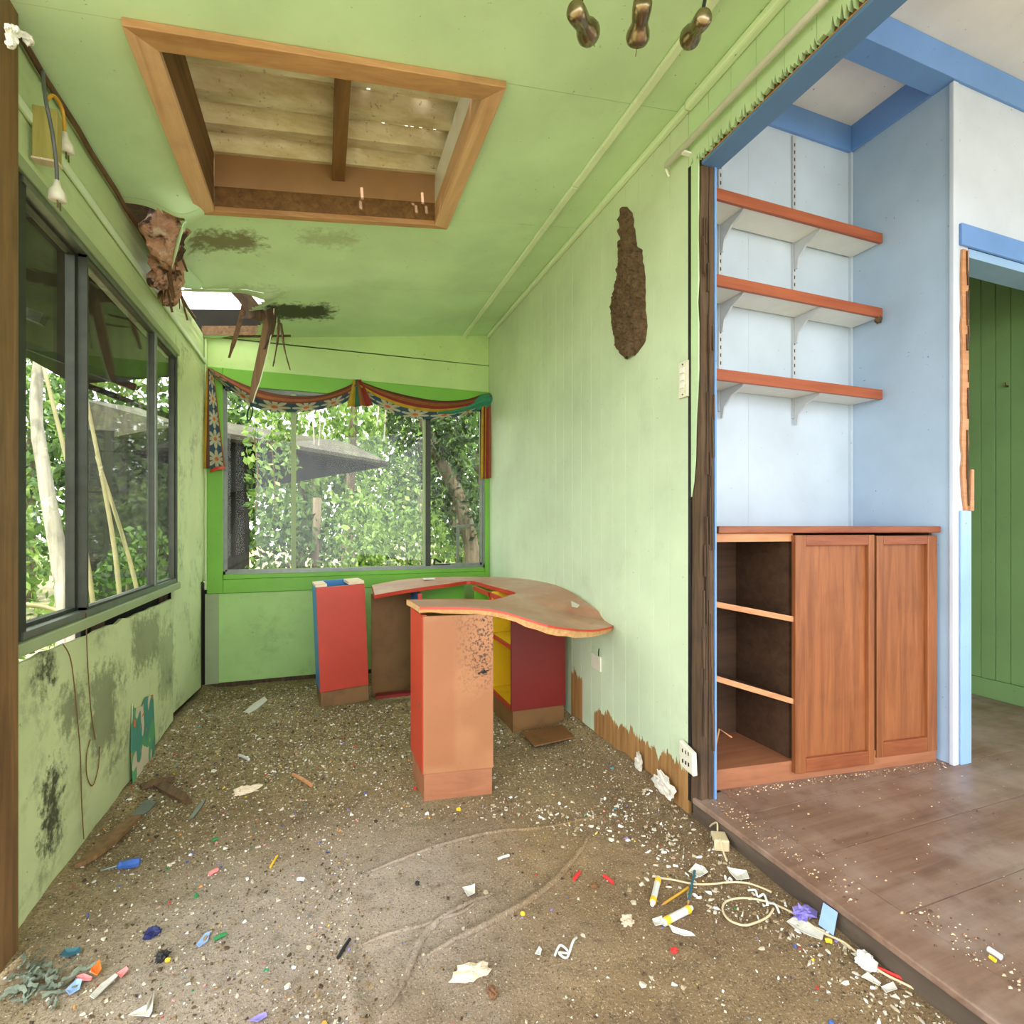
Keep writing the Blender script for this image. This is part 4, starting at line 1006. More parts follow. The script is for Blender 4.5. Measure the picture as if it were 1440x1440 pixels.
# ---------------- leads and block at the top left
t = thing('timber_block', tuple(onx(62, 250, -.665)), 'greenish timber block hung on the left wall above the window', 'timber block')
p0 = onx(46, 146, -.69); p1 = onx(80, 262, -.69)
MB().hexa([(-.692, p0.y, p1.z), (-.640, p0.y, p1.z), (-.640, p0.y+.026, p1.z), (-.692, p0.y+.026, p1.z), (-.692, p0.y, p0.z), (-.640, p0.y, p0.z), (-.640, p0.y+.026, p0.z-.01), (-.692, p0.y+.026, p0.z-.01)]).build('block', M['ply'], t, bevel=.002)
MB().box((-.694, p0.y-.001, p1.z-.006), (-.639, p0.y+.027, p1.z-.0005)).build('end_cap', M['foam'], t)
def lead(path, mat, lab, plugat, cat='power lead', dx=(-.675)):
    pts = spline([onx(u, v, x) for u, v, x in path], 6); t = thing('power_lead', tuple(pts[-1]), lab, cat)
    MB().tube(pts, .0045, 7).build('cable', mat, t, smooth=True)
    e = pts[-1]; d = (pts[-1]-pts[-2]).normalized()
    MB().tube([e-d*.004, e+d*.012, e+d*.026, e+d*.045, e+d*.048], [.006, .009, .018, .019, .012], 10).build('plug', M['plastic_w'], t, smooth=True)
    for k in (-1, 1): MB().bar(e+d*.048+Vector((.003, k*.007, 0)), e+d*.066+Vector((.003, k*.007, 0)), .006, .002, (1, 0, 0)).build('pin', M['brass'], t)
lead([(66, 140, -.66), (76, 135, -.655), (88, 155, -.65), (91, 188, -.65)], M['cord_y'], 'yellow lead with a plug hanging beside the timber block', 0)
lead([(60, 100, -.68), (62, 125, -.66), (66, 150, -.632), (74, 190, -.632), (79, 230, -.632), (80, 256, -.632)], M['cord_g'], 'grey lead hanging down in front of the timber block', 0)
cw = thing('cobweb_clump', tuple(onx(25, 60, -.64)), 'white dusty cobweb clump at the top of the door jamb', 'cobweb')
for k, (u, v, r) in enumerate(((16, 52, .011), (21, 44, .010), (14, 60, .008), (38, 54, .010), (42, 56, .008), (12, 40, .007))): MB().blob(onx(u, v, -.64), (r, r, r*1.2), .5, 3, 10, 7, k).build('web_lump', M['web'], cw)
# thin roots on the left wall
for k, (L, lab) in enumerate(([([(88, 905), (100, 930), (108, 1000), (113, 1060), (115, 1130), (118, 1180)], 'long thin dry root hanging down the left wall near the jamb'),
        ([(121, 862), (123, 930), (128, 1000), (134, 1040)], 'short thin dry root below the left window'), ([(140, 1050), (138, 1080), (130, 1105), (122, 1090), (122, 1060), (127, 1040)], 'looped thin dry root on the left wall')])):
    P_ = spline([onx(u, v, XL+.014) for u, v in L], 6); tag(MB().tube(P_, .0016, 5).build('dry_root', M['root']), lab, 'root', 'dry roots on the left wall')
# torn poster
def mk_poster():
    t = NT('torn_green_poster'); p = t.pos(); t.b.inputs['Roughness'].default_value = .5
    col = t.mix(t.rng(t.noise(p, 6, 2), .45, .5), sl((84, 158, 104)), sl((66, 138, 120)))
    col = t.mix(t.rng(t.noise(t.pos((1, 1.1, .7)), 12, 1), .56, .58), col, sl((206, 196, 164)))
    col = t.mix(t.rng(t.noise(t.pos((1, .9, 1)), 24, 1), .68, .69), col, sl((206, 110, 50)))
    t.color(col); return t.m
P_ = [onx(u, v, XL+.016) for u, v in ((186, 990), (188, 996), (200, 993), (205, 980), (215, 977), (216, 1000), (218, 1040), (216, 1070), (206, 1088), (187, 1107), (184, 1060), (185, 1010))]
tag(MB().prism(P_, (.0015, 0, 0)).build('torn_poster', mk_poster()), 'torn green picture poster low on the left wall', 'poster')

# ---------------- damaged ceiling pieces
iz = thing('hanging_insulation', (-.62, 2.5, 1.95), 'matted pink-brown insulation hanging from the ceiling hole', 'insulation')
b = MB(); ln = spline([(-.585, 2.33, 2.30), (-.575, 2.36, 2.20), (-.59, 2.42, 2.13), (-.61, 2.52, 2.08), (-.63, 2.62, 2.05), (-.65, 2.74, 2.03)], 6)
rad = [lerp(.088, .035, (i/(len(ln)-1))**.8)*(1+.3*mn.noise(Vector((i*.7, 0, 0)))) for i in range(len(ln))]
b.tube(ln, rad, 18); b.v = [tuple(Vector(p)+Vector((1, .6, 1))*.045*mn.noise(Vector(p)*17)+Vector((1, 1, 1))*.014*mn.noise(Vector(p)*46)) for p in b.v]
b.v = [(max(p[0], XL+.008), p[1], p[2]) for p in b.v]
b.build('batt', M['insul'], iz)
b = MB()
for k in range(22):
    i = random.randrange(6, len(ln)); p = ln[i]+Vector((U(-.03, .05), U(-.05, .05), U(-.03, .02))); p.x = max(p.x, XL+.012)
    MB().bar(p, p+Vector((U(-.004, .02), U(-.06, .08), U(-.12, -.03))), U(.003, .010), .003).build('hanging_shred', M['old_y'], iz)
pl_ = [(-.50, 2.28), (-.53, 2.38), (-.57, 2.5), (-.585, 2.62), (-.56, 2.74), (-.55, 2.84)]
rows = []
for i, (x, yy) in enumerate(spline([(x, yy, 0) for x, yy in pl_], 4) and [(q.x, q.y) for q in spline([(x, yy, 0) for x, yy in pl_], 4)]):
    w_ = .085*sin(pi*min(1, .12+i/21*.9)); rows.append([Vector((x+.012-w_*.45*sin(f*1.6), yy, zc(x)-.058-w_*(1-cos(f*1.6))*.9)) for f in (0, .25, .5, .75, 1.0, 1.25)])
MB().grid(rows).build('ceiling_flap', M['ceil'], ce, smooth=True, solid=.003)['label'] = 'curled flap of ceiling sheet beside the hole'
hb = [((345, 415), (338, 450), (322, 503), .016, 'dark splintered batten hanging from the far ceiling hole', M['old_y'], 3.25),
      ((381, 418), (372, 480), (352, 566), .030, 'long pale torn strip of board hanging over the valance', M['jamb'], 3.25)]
for a, m_, c, wd, lab, mt, Y in hb:
    q = [ony(*a, Y), ony(*m_, Y), ony(*c, Y)]; pts = spline(q, 5); t = thing('hanging_board', tuple(pts[-1]), lab, 'broken board')
    b = MB(); rows = []
    for i, p in enumerate(pts):
        f = i/(len(pts)-1); ww = wd*(.75+.4*sin(pi*f))*(.9 if f < .9 else .6); rows.append([p+Vector((-ww/1.3, 0, 0)), p+Vector((ww/1.3, .004, 0))])
    b.grid(rows); b.build('board', mt, t, solid=.006)
    if wd > .02:
        MB().grid([[r[1]+Vector((0, -.004, 0)), r[1]+Vector((.005, -.002, 0))] for r in rows]).build('painted_edge', M['cream_trim'], t, solid=.005)
        e = pts[-1]; MB().tube(spline([e, e+Vector((.012, 0, -.04)), e+Vector((.002, 0, -.09)), e+Vector((-.014, 0, -.10)), e+Vector((-.012, 0, -.05)), e+Vector((.004, 0, -.01))], 4), .004, 6).build('hook_loop', M['black'], t)
for k, (L, lab, wd) in enumerate(([([(335, 408), (360, 440), (352, 450)], 'blackened block of board jammed in the far ceiling hole', .05), ([(380, 425), (382, 460), (372, 492)], 'blackened ragged shard at the edge of the mould patch', .03), ([(392, 450), (390, 480), (384, 515)], 'thin dark shard hanging below the mould patch', .006), ([(395, 455), (400, 490), (408, 520)], 'thin curved shard hanging right of the other shards', .005)])):
    pts = spline([ony(u, v, 3.22+.03*k) for u, v in L], 4); rows = []
    for i, p in enumerate(pts):
        f = i/(len(pts)-1); ww = wd*(1-.85*f if k else 1)+.006*mn.noise(Vector((i*2.3, k, 0))); rows.append([p+Vector((-ww, 0, 0)), p+Vector((0, -.008, .004)), p+Vector((ww, .01, 0))])
    tag(MB().grid(rows).build('ceiling_shard', M['old'] if k < 2 else M['old_y'], solid=.004), lab, 'broken board', 'shards at the far ceiling hole')

# ================================================================== OUTDOORS
def leafmesh(blobs, n, size, seed=0):
    rnd = random.Random(seed); b = MB(); tot = sum(r[3]*r[4]*r[5] for r in blobs)
    for (cx, cy_, cz, rx, ry, rz) in blobs:
        for _ in range(int(n*rx*ry*rz/tot)):
            while True:
                d = Vector((rnd.uniform(-1, 1), rnd.uniform(-1, 1), rnd.uniform(-1, 1)))
                if .15 < d.length < 1: break
            d *= (d.length)**-.45 if d.length > .2 else 1
            p = Vector((cx+d.x*rx, cy_+d.y*ry, cz+d.z*rz)); s = size*rnd.uniform(.55, 1.3)
            n1 = Vector((rnd.gauss(0, 1), rnd.gauss(0, 1), rnd.gauss(0, .6))).normalized(); n2 = n1.orthogonal().normalized()
            n2 = (Matrix.Rotation(rnd.uniform(0, 6.28), 3, n1) @ n2); n3 = n1.cross(n2)
            b.add([p-n2*s*.5, p+n3*s*.28+n1*s*.06, p+n2*s*.5, p-n3*s*.28+n1*s*.06], [(0, 1, 2, 3)])
    return b
def tree(name, lab, base, blobs, n, size, leaf, trunk=None, bark=None, seed=0, cat='tree', group='trees outside the windows', rad=.06):
    t = thing(name, base, lab, cat, group)
    leafmesh([(x+base[0], y+base[1], z, a, c, d) for x, y, z, a, c, d in blobs], n, size, seed).build('foliage', leaf, t)
    if trunk:
        P_ = spline([(x+base[0], y+base[1], z) for x, y, z in trunk], 6)
        MB().tube(P_, [lerp(rad, rad*.45, i/(len(P_)-1))*(1+.15*mn.noise(Vector((i*.8, seed, 0)))) for i in range(len(P_))], 9).build('trunk', bark or M['bark'], t, smooth=True)
    return t
G0 = -.4
# beyond the back window
tree('leafy_tree', 'big dark leafy tree filling the right light of the back window', (2.4, 6.9, G0), [(0, 0, 2.3, 1.0, .9, 1.2), (.2, .3, .9, .9, .7, .8), (-.5, .2, 3.2, .9, .8, .8)], 2600, .13, M['leaf2'], [(0, 0, G0), (-.15, 0, .8), (-.35, .1, 1.8), (-.2, .1, 3)], seed=1)
tree('vine_tree', 'leaning vine-draped tree behind the middle of the back window', (1.85, 6.4, G0), [(-.6, 0, 2.3, .55, .4, .5), (-.45, .1, 1.7, .3, .3, .5), (-.2, 0, 1.2, .25, .25, .5)], 1500, .09, M['leaf3'], [(0, 0, G0), (-.05, 0, .6), (-.25, 0, 1.4), (-.6, .05, 2.1), (-.8, .1, 3.0)], seed=2, rad=.12)
tree('leafy_shrub', 'bright sunlit shrub low in the middle of the back window', (1.15, 7.6, G0), [(0, 0, .5, .8, .6, .8), (-.6, .3, .9, .5, .5, .5)], 1800, .10, M['leaf1'], [(0, 0, G0), (0, 0, .6)], seed=3, cat='shrub', rad=.03)
tree('leafy_shrub', 'pale climbing shrub beside the slim post outside', (.35, 6.6, G0), [(0, 0, .6, .42, .4, .9), (.25, .2, .2, .4, .4, .5)], 1500, .09, M['leaf1'], [(0, 0, G0), (0, 0, .7)], seed=4, cat='shrub', rad=.03)
tree('leafy_shrub', 'leafy shrub under the dark shed eave outside', (-.35, 6.1, G0), [(0, 0, .45, .42, .3, .7), (.2, .1, .95, .3, .3, .4)], 1400, .085, M['leaf2'], [(0, 0, G0), (0, 0, .6)], seed=5, cat='shrub', rad=.03)
tree('leafy_tree', 'sunlit tall tree far behind the shed roof', (.4, 10.5, G0), [(0, 0, 3.6, 1.8, 1.0, 1.3), (1.5, .5, 3.0, 1.2, 1, 1.0)], 3000, .15, M['leaf1'], [(0, 0, G0), (.1, 0, 2), (.2, 0, 4)], seed=6, rad=.12)
tree('leafy_tree', 'hazy tree far away behind the middle of the back window', (3.0, 11.5, G0), [(0, 0, 2.2, 1.6, 1.0, 1.6), (1.6, 0, 3.4, 1.6, 1, 1.3)], 2800, .15, M['leaf2'], [(0, 0, G0), (-.2, 0, 1.5), (0, 0, 3)], seed=7, rad=.14)
tree('leafy_tree', 'pale grey-trunked tree far away left of centre', (1.9, 11.0, G0), [(-.3, 0, 1.6, 1.0, .8, .9), (0, 0, .5, 1.1, .8, .7)], 2000, .13, M['leaf1'], [(0, 0, G0), (.05, 0, 1), (0, 0, 3)], M['bark_w'], seed=8, rad=.09)
for k, (x, y, r, h, lf, lab) in enumerate(((-3.5, 13, 2.2, 3.2, 'leaf2', 'broad distant tree behind the left end of the shed'), (-.6, 14.5, 2.4, 3.6, 'leaf1', 'broad distant tree rising above the middle of the shed roof'), (2.4, 15.5, 2.4, 2.6, 'leaf2', 'broad distant tree behind the window centre'), (5.6, 14, 2.6, 3.4, 'leaf3', 'broad distant tree at the right of the back window'))):
    tree('distant_tree', lab, (x, y, G0), [(0, 0, h, r, 1.2, r*.8), (r*.6, .4, h*.45, r*.8, 1, r*.55), (-r*.6, .3, h*.5, r*.8, 1, r*.6)], 3400, .24, M[lf], [(0, 0, G0), (.1, 0, 2), (0, 0, h)], seed=40+k, rad=.16, group='distant trees behind the house')
# shed with mossy sloping roof and hanging vines
sh = thing('old_shed', (-.9, 6.6, G0), 'dark weathered shed with a sloping roof outside the back window', 'shed')
def q3(u, v, Y): return ony(u, v, Y)
e0, e1 = q3(280, 596, 5.9), q3(545, 649, 8.0); f0, f1 = q3(280, 604, 5.9), q3(545, 653, 8.0)
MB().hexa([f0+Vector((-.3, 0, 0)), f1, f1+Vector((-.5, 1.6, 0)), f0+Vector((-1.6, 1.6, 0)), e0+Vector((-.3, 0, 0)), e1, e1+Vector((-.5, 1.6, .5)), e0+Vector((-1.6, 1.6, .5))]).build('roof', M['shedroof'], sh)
g0, g1 = q3(280, 700, 6.34), q3(545, 656, 8.44); h0, h1 = q3(280, 606, 6.34), q3(545, 653.5, 8.44)
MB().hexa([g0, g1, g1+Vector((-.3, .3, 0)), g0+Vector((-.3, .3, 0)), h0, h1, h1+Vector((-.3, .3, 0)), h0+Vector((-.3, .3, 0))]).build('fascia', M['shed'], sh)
for k in range(11):
    w0 = q3(280, 690, 6.7); z = G0+k*.2205
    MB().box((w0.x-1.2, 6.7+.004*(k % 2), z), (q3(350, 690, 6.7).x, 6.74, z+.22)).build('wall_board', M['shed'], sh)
for k, (u, v0, v1, Y, s) in enumerate(((356, 606, 720, 6.15, 21), (380, 610, 745, 6.2, 22), (402, 606, 660, 6.25, 23))):
    a, c = ony(u, v0, Y), ony(u+4, v1, Y); t = thing('hanging_vine', tuple(c), ['left hanging ivy strand in front of the shed', 'longest hanging ivy strand in front of the shed', 'short hanging ivy strand right of the others on the shed'][k], 'vine', 'ivy strands on the shed')
    MB().tube(spline([a, a.lerp(c, .5)+Vector((.03, 0, 0)), c], 5), .006, 5).build('stem', M['root'], t)
    bl = [(lerp(a.x, c.x, f/9)+U(-.04, .04), Y, lerp(a.z, c.z, f/9), .09, .06, .1) for f in range(10)]
    leafmesh(bl, 130, .085, s).build('leaves', M['leaf1'], t)
tag(MB().tube([ony(446, 700, 6.0), ony(445, 760, 6.0), ony(443, 860, 6.0)], .045, 8).build('slim_post', M['bark'], smooth=True), 'slim dark post standing outside left of the window centre', 'post')
for k, (u, v0, v1) in enumerate(((436, 615, 690), (444, 610, 640), (527, 580, 600), (537, 575, 620))):
    a, c = ony(u, v0-60, 7.6), ony(u+3, v1, 7.6)
    tag(MB().tube(spline([a, a.lerp(c, .5)+Vector((.04, 0, 0)), c], 5), .012, 5).build('aerial_root', M['bark_w']), ['pale aerial root left of the others outside the back window', 'short pale aerial root beside the slim post', 'pale aerial root near the middle of the back window', 'pale aerial root right of the others outside the back window'][k], 'root', 'aerial roots outside')
# small frame leaning outside
o = thing('metal_frame', (1.0, 3.95, .6), 'small aluminium frame leaning outside the right light', 'frame')
for p, q in (((.965, 3.93, -.4), (.985, 3.93, 1.0)), ((.985, 3.93, 1.0), (1.13, 3.93, 1.01))): MB().bar(p, q, .02, .02, (0, 1, 0)).build('bar', M['alu'], o)
# beyond the left window
tree('paperbark_tree', 'white-barked tree trunk outside the near left window', (-1.95, 4.95, G0), [(-.3, .2, 2.8, .9, .8, .5)], 500, .12, M['leaf2'], [(.12, 0, G0), (.08, 0, .4), (.02, 0, .9), (-.05, 0, 1.4), (-.10, 0, 2.0), (0, 0, 3)], M['bark_w'], seed=11, rad=.068)
for k, (p, q, lab) in enumerate((((-1.30, 4.05, G0), (-1.75, 4.3, 2.1), 'leaning dry cane nearest the white trunk'), ((-1.22, 4.15, G0), (-1.50, 4.25, 1.9), 'steep dry cane outside the middle left pane'), ((-1.12, 4.4, G0), (-1.52, 4.5, 1.5), 'pale dry cane leaning away outside the left window'), ((-1.95, 4.3, .50), (-1.55, 4.35, .28), 'fallen pale branch low outside the near left pane'))):
    P_ = spline([p, Vector(p).lerp(Vector(q), .5)+Vector((.04, .02, .05)), q], 6); tag(MB().tube(P_, [.018-.008*i/len(P_) for i in range(len(P_))], 7).build('dry_cane', M['cane'], smooth=True), lab, 'cane', 'canes outside the left window')
tree('leafy_shrub', 'low pale shrub outside the near left pane', (-2.6, 5.6, G0), [(0, 0, .3, .5, .5, .6), (-.2, .2, 1.3, .4, .5, .6)], 900, .09, M['leaf1'], [(0, 0, G0), (0, 0, .6)], seed=12, cat='shrub', rad=.03)
tree('leafy_shrub', 'leafy shrub outside the middle left pane', (-1.75, 5.9, G0), [(0, 0, .25, .4, .35, .5), (.1, .1, .7, .3, .3, .3)], 900, .085, M['leaf2'], [(0, 0, G0), (0, 0, .5)], seed=13, cat='shrub', rad=.03)
tree('leafy_shrub', 'thin sunlit sapling outside the far left pane', (-1.12, 5.2, G0), [(0, 0, .7, .14, .14, .55)], 260, .07, M['leaf1'], [(0, 0, G0), (.02, 0, .7), (0, 0, 1.3)], seed=14, cat='shrub', rad=.012)
tree('leafy_tree', 'leafy tree further off outside the left window', (-4.6, 9.4, G0), [(0, 0, 1.6, 1.4, 1.2, 1.6), (-.6, -.6, 3.2, 1.4, 1.2, 1.0)], 2400, .15, M['leaf2'], [(0, 0, G0), (0, .1, 1.5), (.1, 0, 3)], seed=15, rad=.14)
tree('leafy_tree', 'sunlit green tree behind the white trunk', (-5.2, 12.2, G0), [(0, 0, 2.0, 1.6, 1.4, 2.0), (.6, .4, 4, 1.5, 1.5, 1)], 2600, .18, M['leaf1'], [(0, 0, G0), (0, .1, 1.5), (.1, 0, 3)], seed=16, rad=.14)
# verandah roof outside the left window
vr = thing('window_awning', (-1.1, 2.8, 1.8), 'dark sloping awning outside the left window', 'awning')
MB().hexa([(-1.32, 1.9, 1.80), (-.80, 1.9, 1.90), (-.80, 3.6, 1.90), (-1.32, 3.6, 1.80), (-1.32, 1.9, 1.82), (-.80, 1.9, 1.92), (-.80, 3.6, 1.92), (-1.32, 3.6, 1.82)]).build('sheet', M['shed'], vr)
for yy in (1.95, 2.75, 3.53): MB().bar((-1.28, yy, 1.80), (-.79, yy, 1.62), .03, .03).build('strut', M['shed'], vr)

# ================================================================== LITTER ON THE FLOOR
def cmat(name, c, rough=.6): return plain(name, c, rough, 0, .06, 40, .03)
LC = {k: cmat(k+'_litter', c) for k, c in dict(white=(204, 204, 198), red=(204, 44, 40), orange=(236, 128, 52), blue=(58, 96, 170), navy=(30, 36, 84), teal=(40, 92, 104), green=(40, 120, 62), yellow=(232, 186, 40), lilac=(134, 122, 196), pink=(226, 132, 128), black=(28, 28, 30), brown=(112, 76, 46), cream=(214, 198, 160), ltblue=(140, 170, 214)).items()}
def fz(x, y): return hfloor(x, y)
def P0(u, v, dz=.004): q = onz(u, v, 0); return Vector((q.x, q.y, fz(q.x, q.y)+dz))

# --- screwdriver
t = thing('screwdriver', tuple(P0(165, 1224)), 'blue-handled screwdriver lying near the left wall', 'screwdriver')
a, m_, c = P0(138, 1229, .006), P0(166, 1223, .012), P0(197, 1219, .014); ax = c-m_
MB().tube([m_, m_+ax*.08, m_+ax*.2, m_+ax*.5, m_+ax*.9, c], [.008, .012, .010, .013, .013, .008], 6).build('handle', LC['blue'], t, bevel=.001)
MB().tube([a+(m_-a)*.12, m_], .0035, 8).build('shaft', M['alu'], t)
MB().bar(a, a+(m_-a)*.12, .008, .002).build('tip', M['old'], t)
# --- glue sticks
def glue(u0, v0, u1, v1, lab, r=.008):
    p, q = P0(u0, v0, r), P0(u1, v1, r); t = thing('marker_pen', tuple((p+q)/2-Vector((0, 0, r))), lab, 'marker', 'markers on the carpet')
    MB().tube([p, p.lerp(q, .78)], r, 12).build('barrel', LC['white'], t, smooth=False)
    MB().tube([p.lerp(q, .04), p.lerp(q, .2)], r*1.06, 12).build('band', LC['yellow'], t)
    MB().tube([p.lerp(q, .78), p.lerp(q, .9)], r*1.06, 12).build('band', LC['yellow'], t)
    MB().tube([p.lerp(q, .9), q], [r*.85, r*.6], 12).build('cap', LC['white'], t)
glue(926, 1238, 917, 1276, 'slim white and yellow marker lying left of the pencils')
glue(933, 1301, 973, 1280, 'thick white and yellow marker lying below the pencils', .009)
# --- pencils
def pencil(u0, v0, u1, v1, m, lab, r=.0035, tipm=None, dz=.0):
    p, q = P0(u0, v0, r+dz), P0(u1, v1, r+dz); t = thing('pencil', tuple((p+q)/2-Vector((0, 0, r))), lab, 'pencil', 'pencils on the carpet')
    MB().tube([p, p.lerp(q, .9)], r, 6).build('barrel', m, t); MB().tube([p.lerp(q, .9), q], [r*.95, .0006], 6).build('point', M['cab_edge'], t)
pencil(968, 1249, 930, 1274, M['cord_y'], 'ochre pencil lying beside the white and yellow markers')
pencil(977, 1229, 967, 1276, LC['teal'], 'teal pencil lying across the cream cable', dz=.006)
pencil(1231, 1370, 1287, 1395, LC['red'], 'red pencil lying against the step', .0045)
# --- cream cable and its socket block
cbp = thing('extension_cable', tuple(P0(1000, 1240, .0)), 'cream extension cable snaking along the step', 'cable')
def cable(L, par, r=.0028, name='cable', m='cord', dz=.004): MB().tube(spline([P0(u, v, dz+(0 if len(w_) == 0 else w_[0])) for u, v, *w_ in L], 6), r, 7).build(name, M[m], par, smooth=True)
cable([(924, 1235), (945, 1238), (975, 1244), (1000, 1246), (1025, 1244), (1050, 1247), (1070, 1254), (1085, 1260)], cbp)
cable([(1088, 1280), (1080, 1290), (1062, 1299), (1045, 1303), (1025, 1295), (1016, 1280), (1022, 1268), (1045, 1265), (1075, 1270), (1100, 1280), (1125, 1297), (1155, 1320), (1185, 1335), (1205, 1350), (1240, 1378), (1290, 1403), (1325, 1430), (1336, 1438)], cbp)
p = P0(1334, 1432, .014); MB().tube([p+Vector((-.012, .004, 0)), p+Vector((-.004, .002, 0)), p+Vector((.002, 0, 0)), p+Vector((.012, -.004, 0))], [.007, .013, .017, .017], 12).build('connector', M['plastic_w'], cbp)
sb = thing('socket_block', tuple(P0(1015, 1195, 0)), 'cream double socket block lying against the step', 'socket block')
ce0 = onz(1016, 1196, .0); ang = radians(-28); rot = Matrix.Rotation(ang, 3, 'Z')
def SB(x, y, z): return Vector((ce0.x-.010, ce0.y, fz(ce0.x-.02, ce0.y)))+rot @ Vector((x, y, z))
MB().hexa([SB(x, y, z) for z in (0, .034) for x, y in ((-.022, -.026), (.022, -.026), (.022, .026), (-.022, .026))]).build('body', M['cord'], sb, bevel=.004)
for yy in (-.013, .008): MB().hexa([SB(x, y+yy, z) for z in (.010, .024) for x, y in ((-.0235, -.004), (-.0215, -.004), (-.0215, .006), (-.0235, .006))]).build('socket_slot', M['black'], sb)
MB().tube(spline([SB(.0, .03, .03), SB(.004, .05, .045), SB(-.004, .07, .03), SB(-.01, .085, .012)], 5), .0028, 6).build('tail', M['cord'], sb, smooth=True)
MB().tube(spline([SB(-.005, -.02, .037), SB(-.004, -.05, .02), SB(0, -.08, .006)], 5), .0028, 6).build('tail', M['cord'], sb, smooth=True)
# --- plaster lumps beside the post
def chunk(name, u, v, rad, mat, lab, cat, amp=.35, seed=0, z=None, group=None):
    q = onz(u, v, .01); q.x = min(q.x, XR-.012-rad[0]); zz = fz(q.x, q.y)+rad[2]*.6
    return tag(MB().blob((q.x, q.y, zz), rad, amp, 2.6, 16, 11, seed).build(name, mat), lab, cat, group)
chunk('plaster_lump', 948, 1122, (.012, .055, .038), M['plaster'], 'crumbling white plaster lump at the foot of the rotted post', 'plaster', .5, 3)
chunk('plaster_lump', 920, 1092, (.008, .022, .036), M['plaster'], 'thin upright plaster flake against the bare wall foot', 'plaster', .5, 5)
chunk('foam_chunk', 662, 1366, (.044, .020, .012), M['foam'], 'flat cream foam chunk on the open carpet', 'foam', .4, 7)
chunk('bark_curl', 692, 1394, (.010, .014, .008), LC['brown'], 'small brown bark curl below the foam chunk', 'bark', .6, 8)
chunk('wood_chip', 346, 1110, (.045, .022, .014), M['foam'], 'broken pale chip of board left of the front cabinet', 'wood chip', .45, 9)
chunk('crumpled_wrapper', 1135, 1288, (.026, .018, .014), LC['lilac'], 'crumpled lilac wrapper against the step', 'wrapper', .7, 10)
chunk('dust_ball', 1222, 1356, (.022, .018, .016), M['web'], 'grey fluffy dust ball beside the red pencil', 'dust ball', .5, 11)
chunk('crumpled_plastic', 214, 1309, (.016, .012, .010), LC['navy'], 'crumpled navy plastic scrap near the left wall', 'plastic scrap', .7, 12)
chunk('crumpled_plastic', 228, 1342, (.013, .012, .010), LC['black'], 'crumpled black plastic scrap below the navy one', 'plastic scrap', .7, 13)
chunk('plastic_bead', 236, 1344, (.006, .005, .005), LC['yellow'], 'yellow plastic bead beside the black plastic scrap', 'bead', .2, 14)
chunk('plastic_bead', 645, 1136, (.008, .007, .006), LC['yellow'], 'yellow plastic bead at the foot of the front cabinet', 'bead', .2, 15)
chunk('plastic_bead', 584, 1106, (.006, .006, .006), LC['red'], 'red plastic bead at the left foot of the front cabinet', 'bead', .15, 16)
chunk('plastic_bead', 735, 1282, (.006, .006, .005), LC['yellow'], 'yellow plastic bead beside the long carpet fold', 'bead', .3, 17)
chunk('plastic_bead', 587, 1240, (.006, .006, .006), LC['black'], 'black plastic bead alone on the carpet', 'bead', .3, 18)
chunk('plastic_bead', 1169, 1432, (.005, .005, .004), LC['blue'], 'blue plastic bead at the bottom right of the carpet', 'bead', .2, 19)
chunk('plastic_bead', 276, 1257, (.006, .006, .006), LC['green'], 'dark green plastic bead on the dusty left carpet', 'bead', .2, 20)
chunk('rubber_piece', 948, 1332, (.009, .007, .005), LC['red'], 'bright red rubber piece below the thick white marker', 'rubber piece', .3, 21)
chunk('wood_chip', 835, 1242, (.012, .010, .007), LC['brown'], 'round brown wood chip right of the carpet fold', 'wood chip', .3, 22)
chunk('dust_ball', 883, 1292, (.016, .014, .010), M['foam'], 'tan fluffy dust ball left of the thick white marker', 'dust ball', .5, 23)
# --- rods and sticks
def rod(name, u0, v0, u1, v1, r, mat, lab, cat, dz=0): return tag(MB().tube([P0(u0, v0, r+dz), P0((u0+u1)/2, (v0+v1)/2, r*1.3+dz), P0(u1, v1, r+dz)], r, 7).build(name, mat), lab, cat)
rod('crayon', 298, 1184, 306, 1181, .005, LC['green'], 'green crayon stub among the grit near the left wall', 'crayon')
rod('crayon', 301, 1324, 318, 1316, .005, LC['green'], 'green crayon on the pale patch', 'crayon')
rod('crayon', 294, 1233, 306, 1226, .006, LC['pink'], 'pink crayon stub on the dusty left carpet', 'crayon')
rod('crayon', 849, 1233, 862, 1243, .005, LC['red'], 'red crayon stub left of the slim white marker', 'crayon')
rod('crayon', 807, 1238, 815, 1228, .005, LC['red'], 'red crayon stub beside the carpet fold end', 'crayon')
rod('plastic_tube', 336, 1064, 350, 1071, .006, LC['white'], 'short white plastic tube near the back of the carpet', 'plastic tube')
rod('chalk_stub', 418, 1241, 428, 1240, .005, LC['white'], 'white chalk stub left of the debris line', 'chalk')
rod('crayon', 1161, 1331, 1170, 1334, .005, LC['yellow'], 'yellow crayon stub beside the long white wrapper', 'crayon')
rod('plastic_strip', 380, 1222, 390, 1206, .003, LC['yellow'], 'curved yellow plastic strip on the dusty carpet', 'plastic strip')
rod('twig', 475, 1350, 492, 1325, .004, LC['black'], 'black twig in the debris line', 'twig')
rod('twig', 700, 1210, 716, 1205, .004, LC['white'], 'pale stick lying across the middle of the carpet', 'stick')
rod('batten_offcut', 412, 1092, 438, 1107, .007, M['cab_edge'], 'pale timber offcut left of the front cabinet', 'timber offcut')
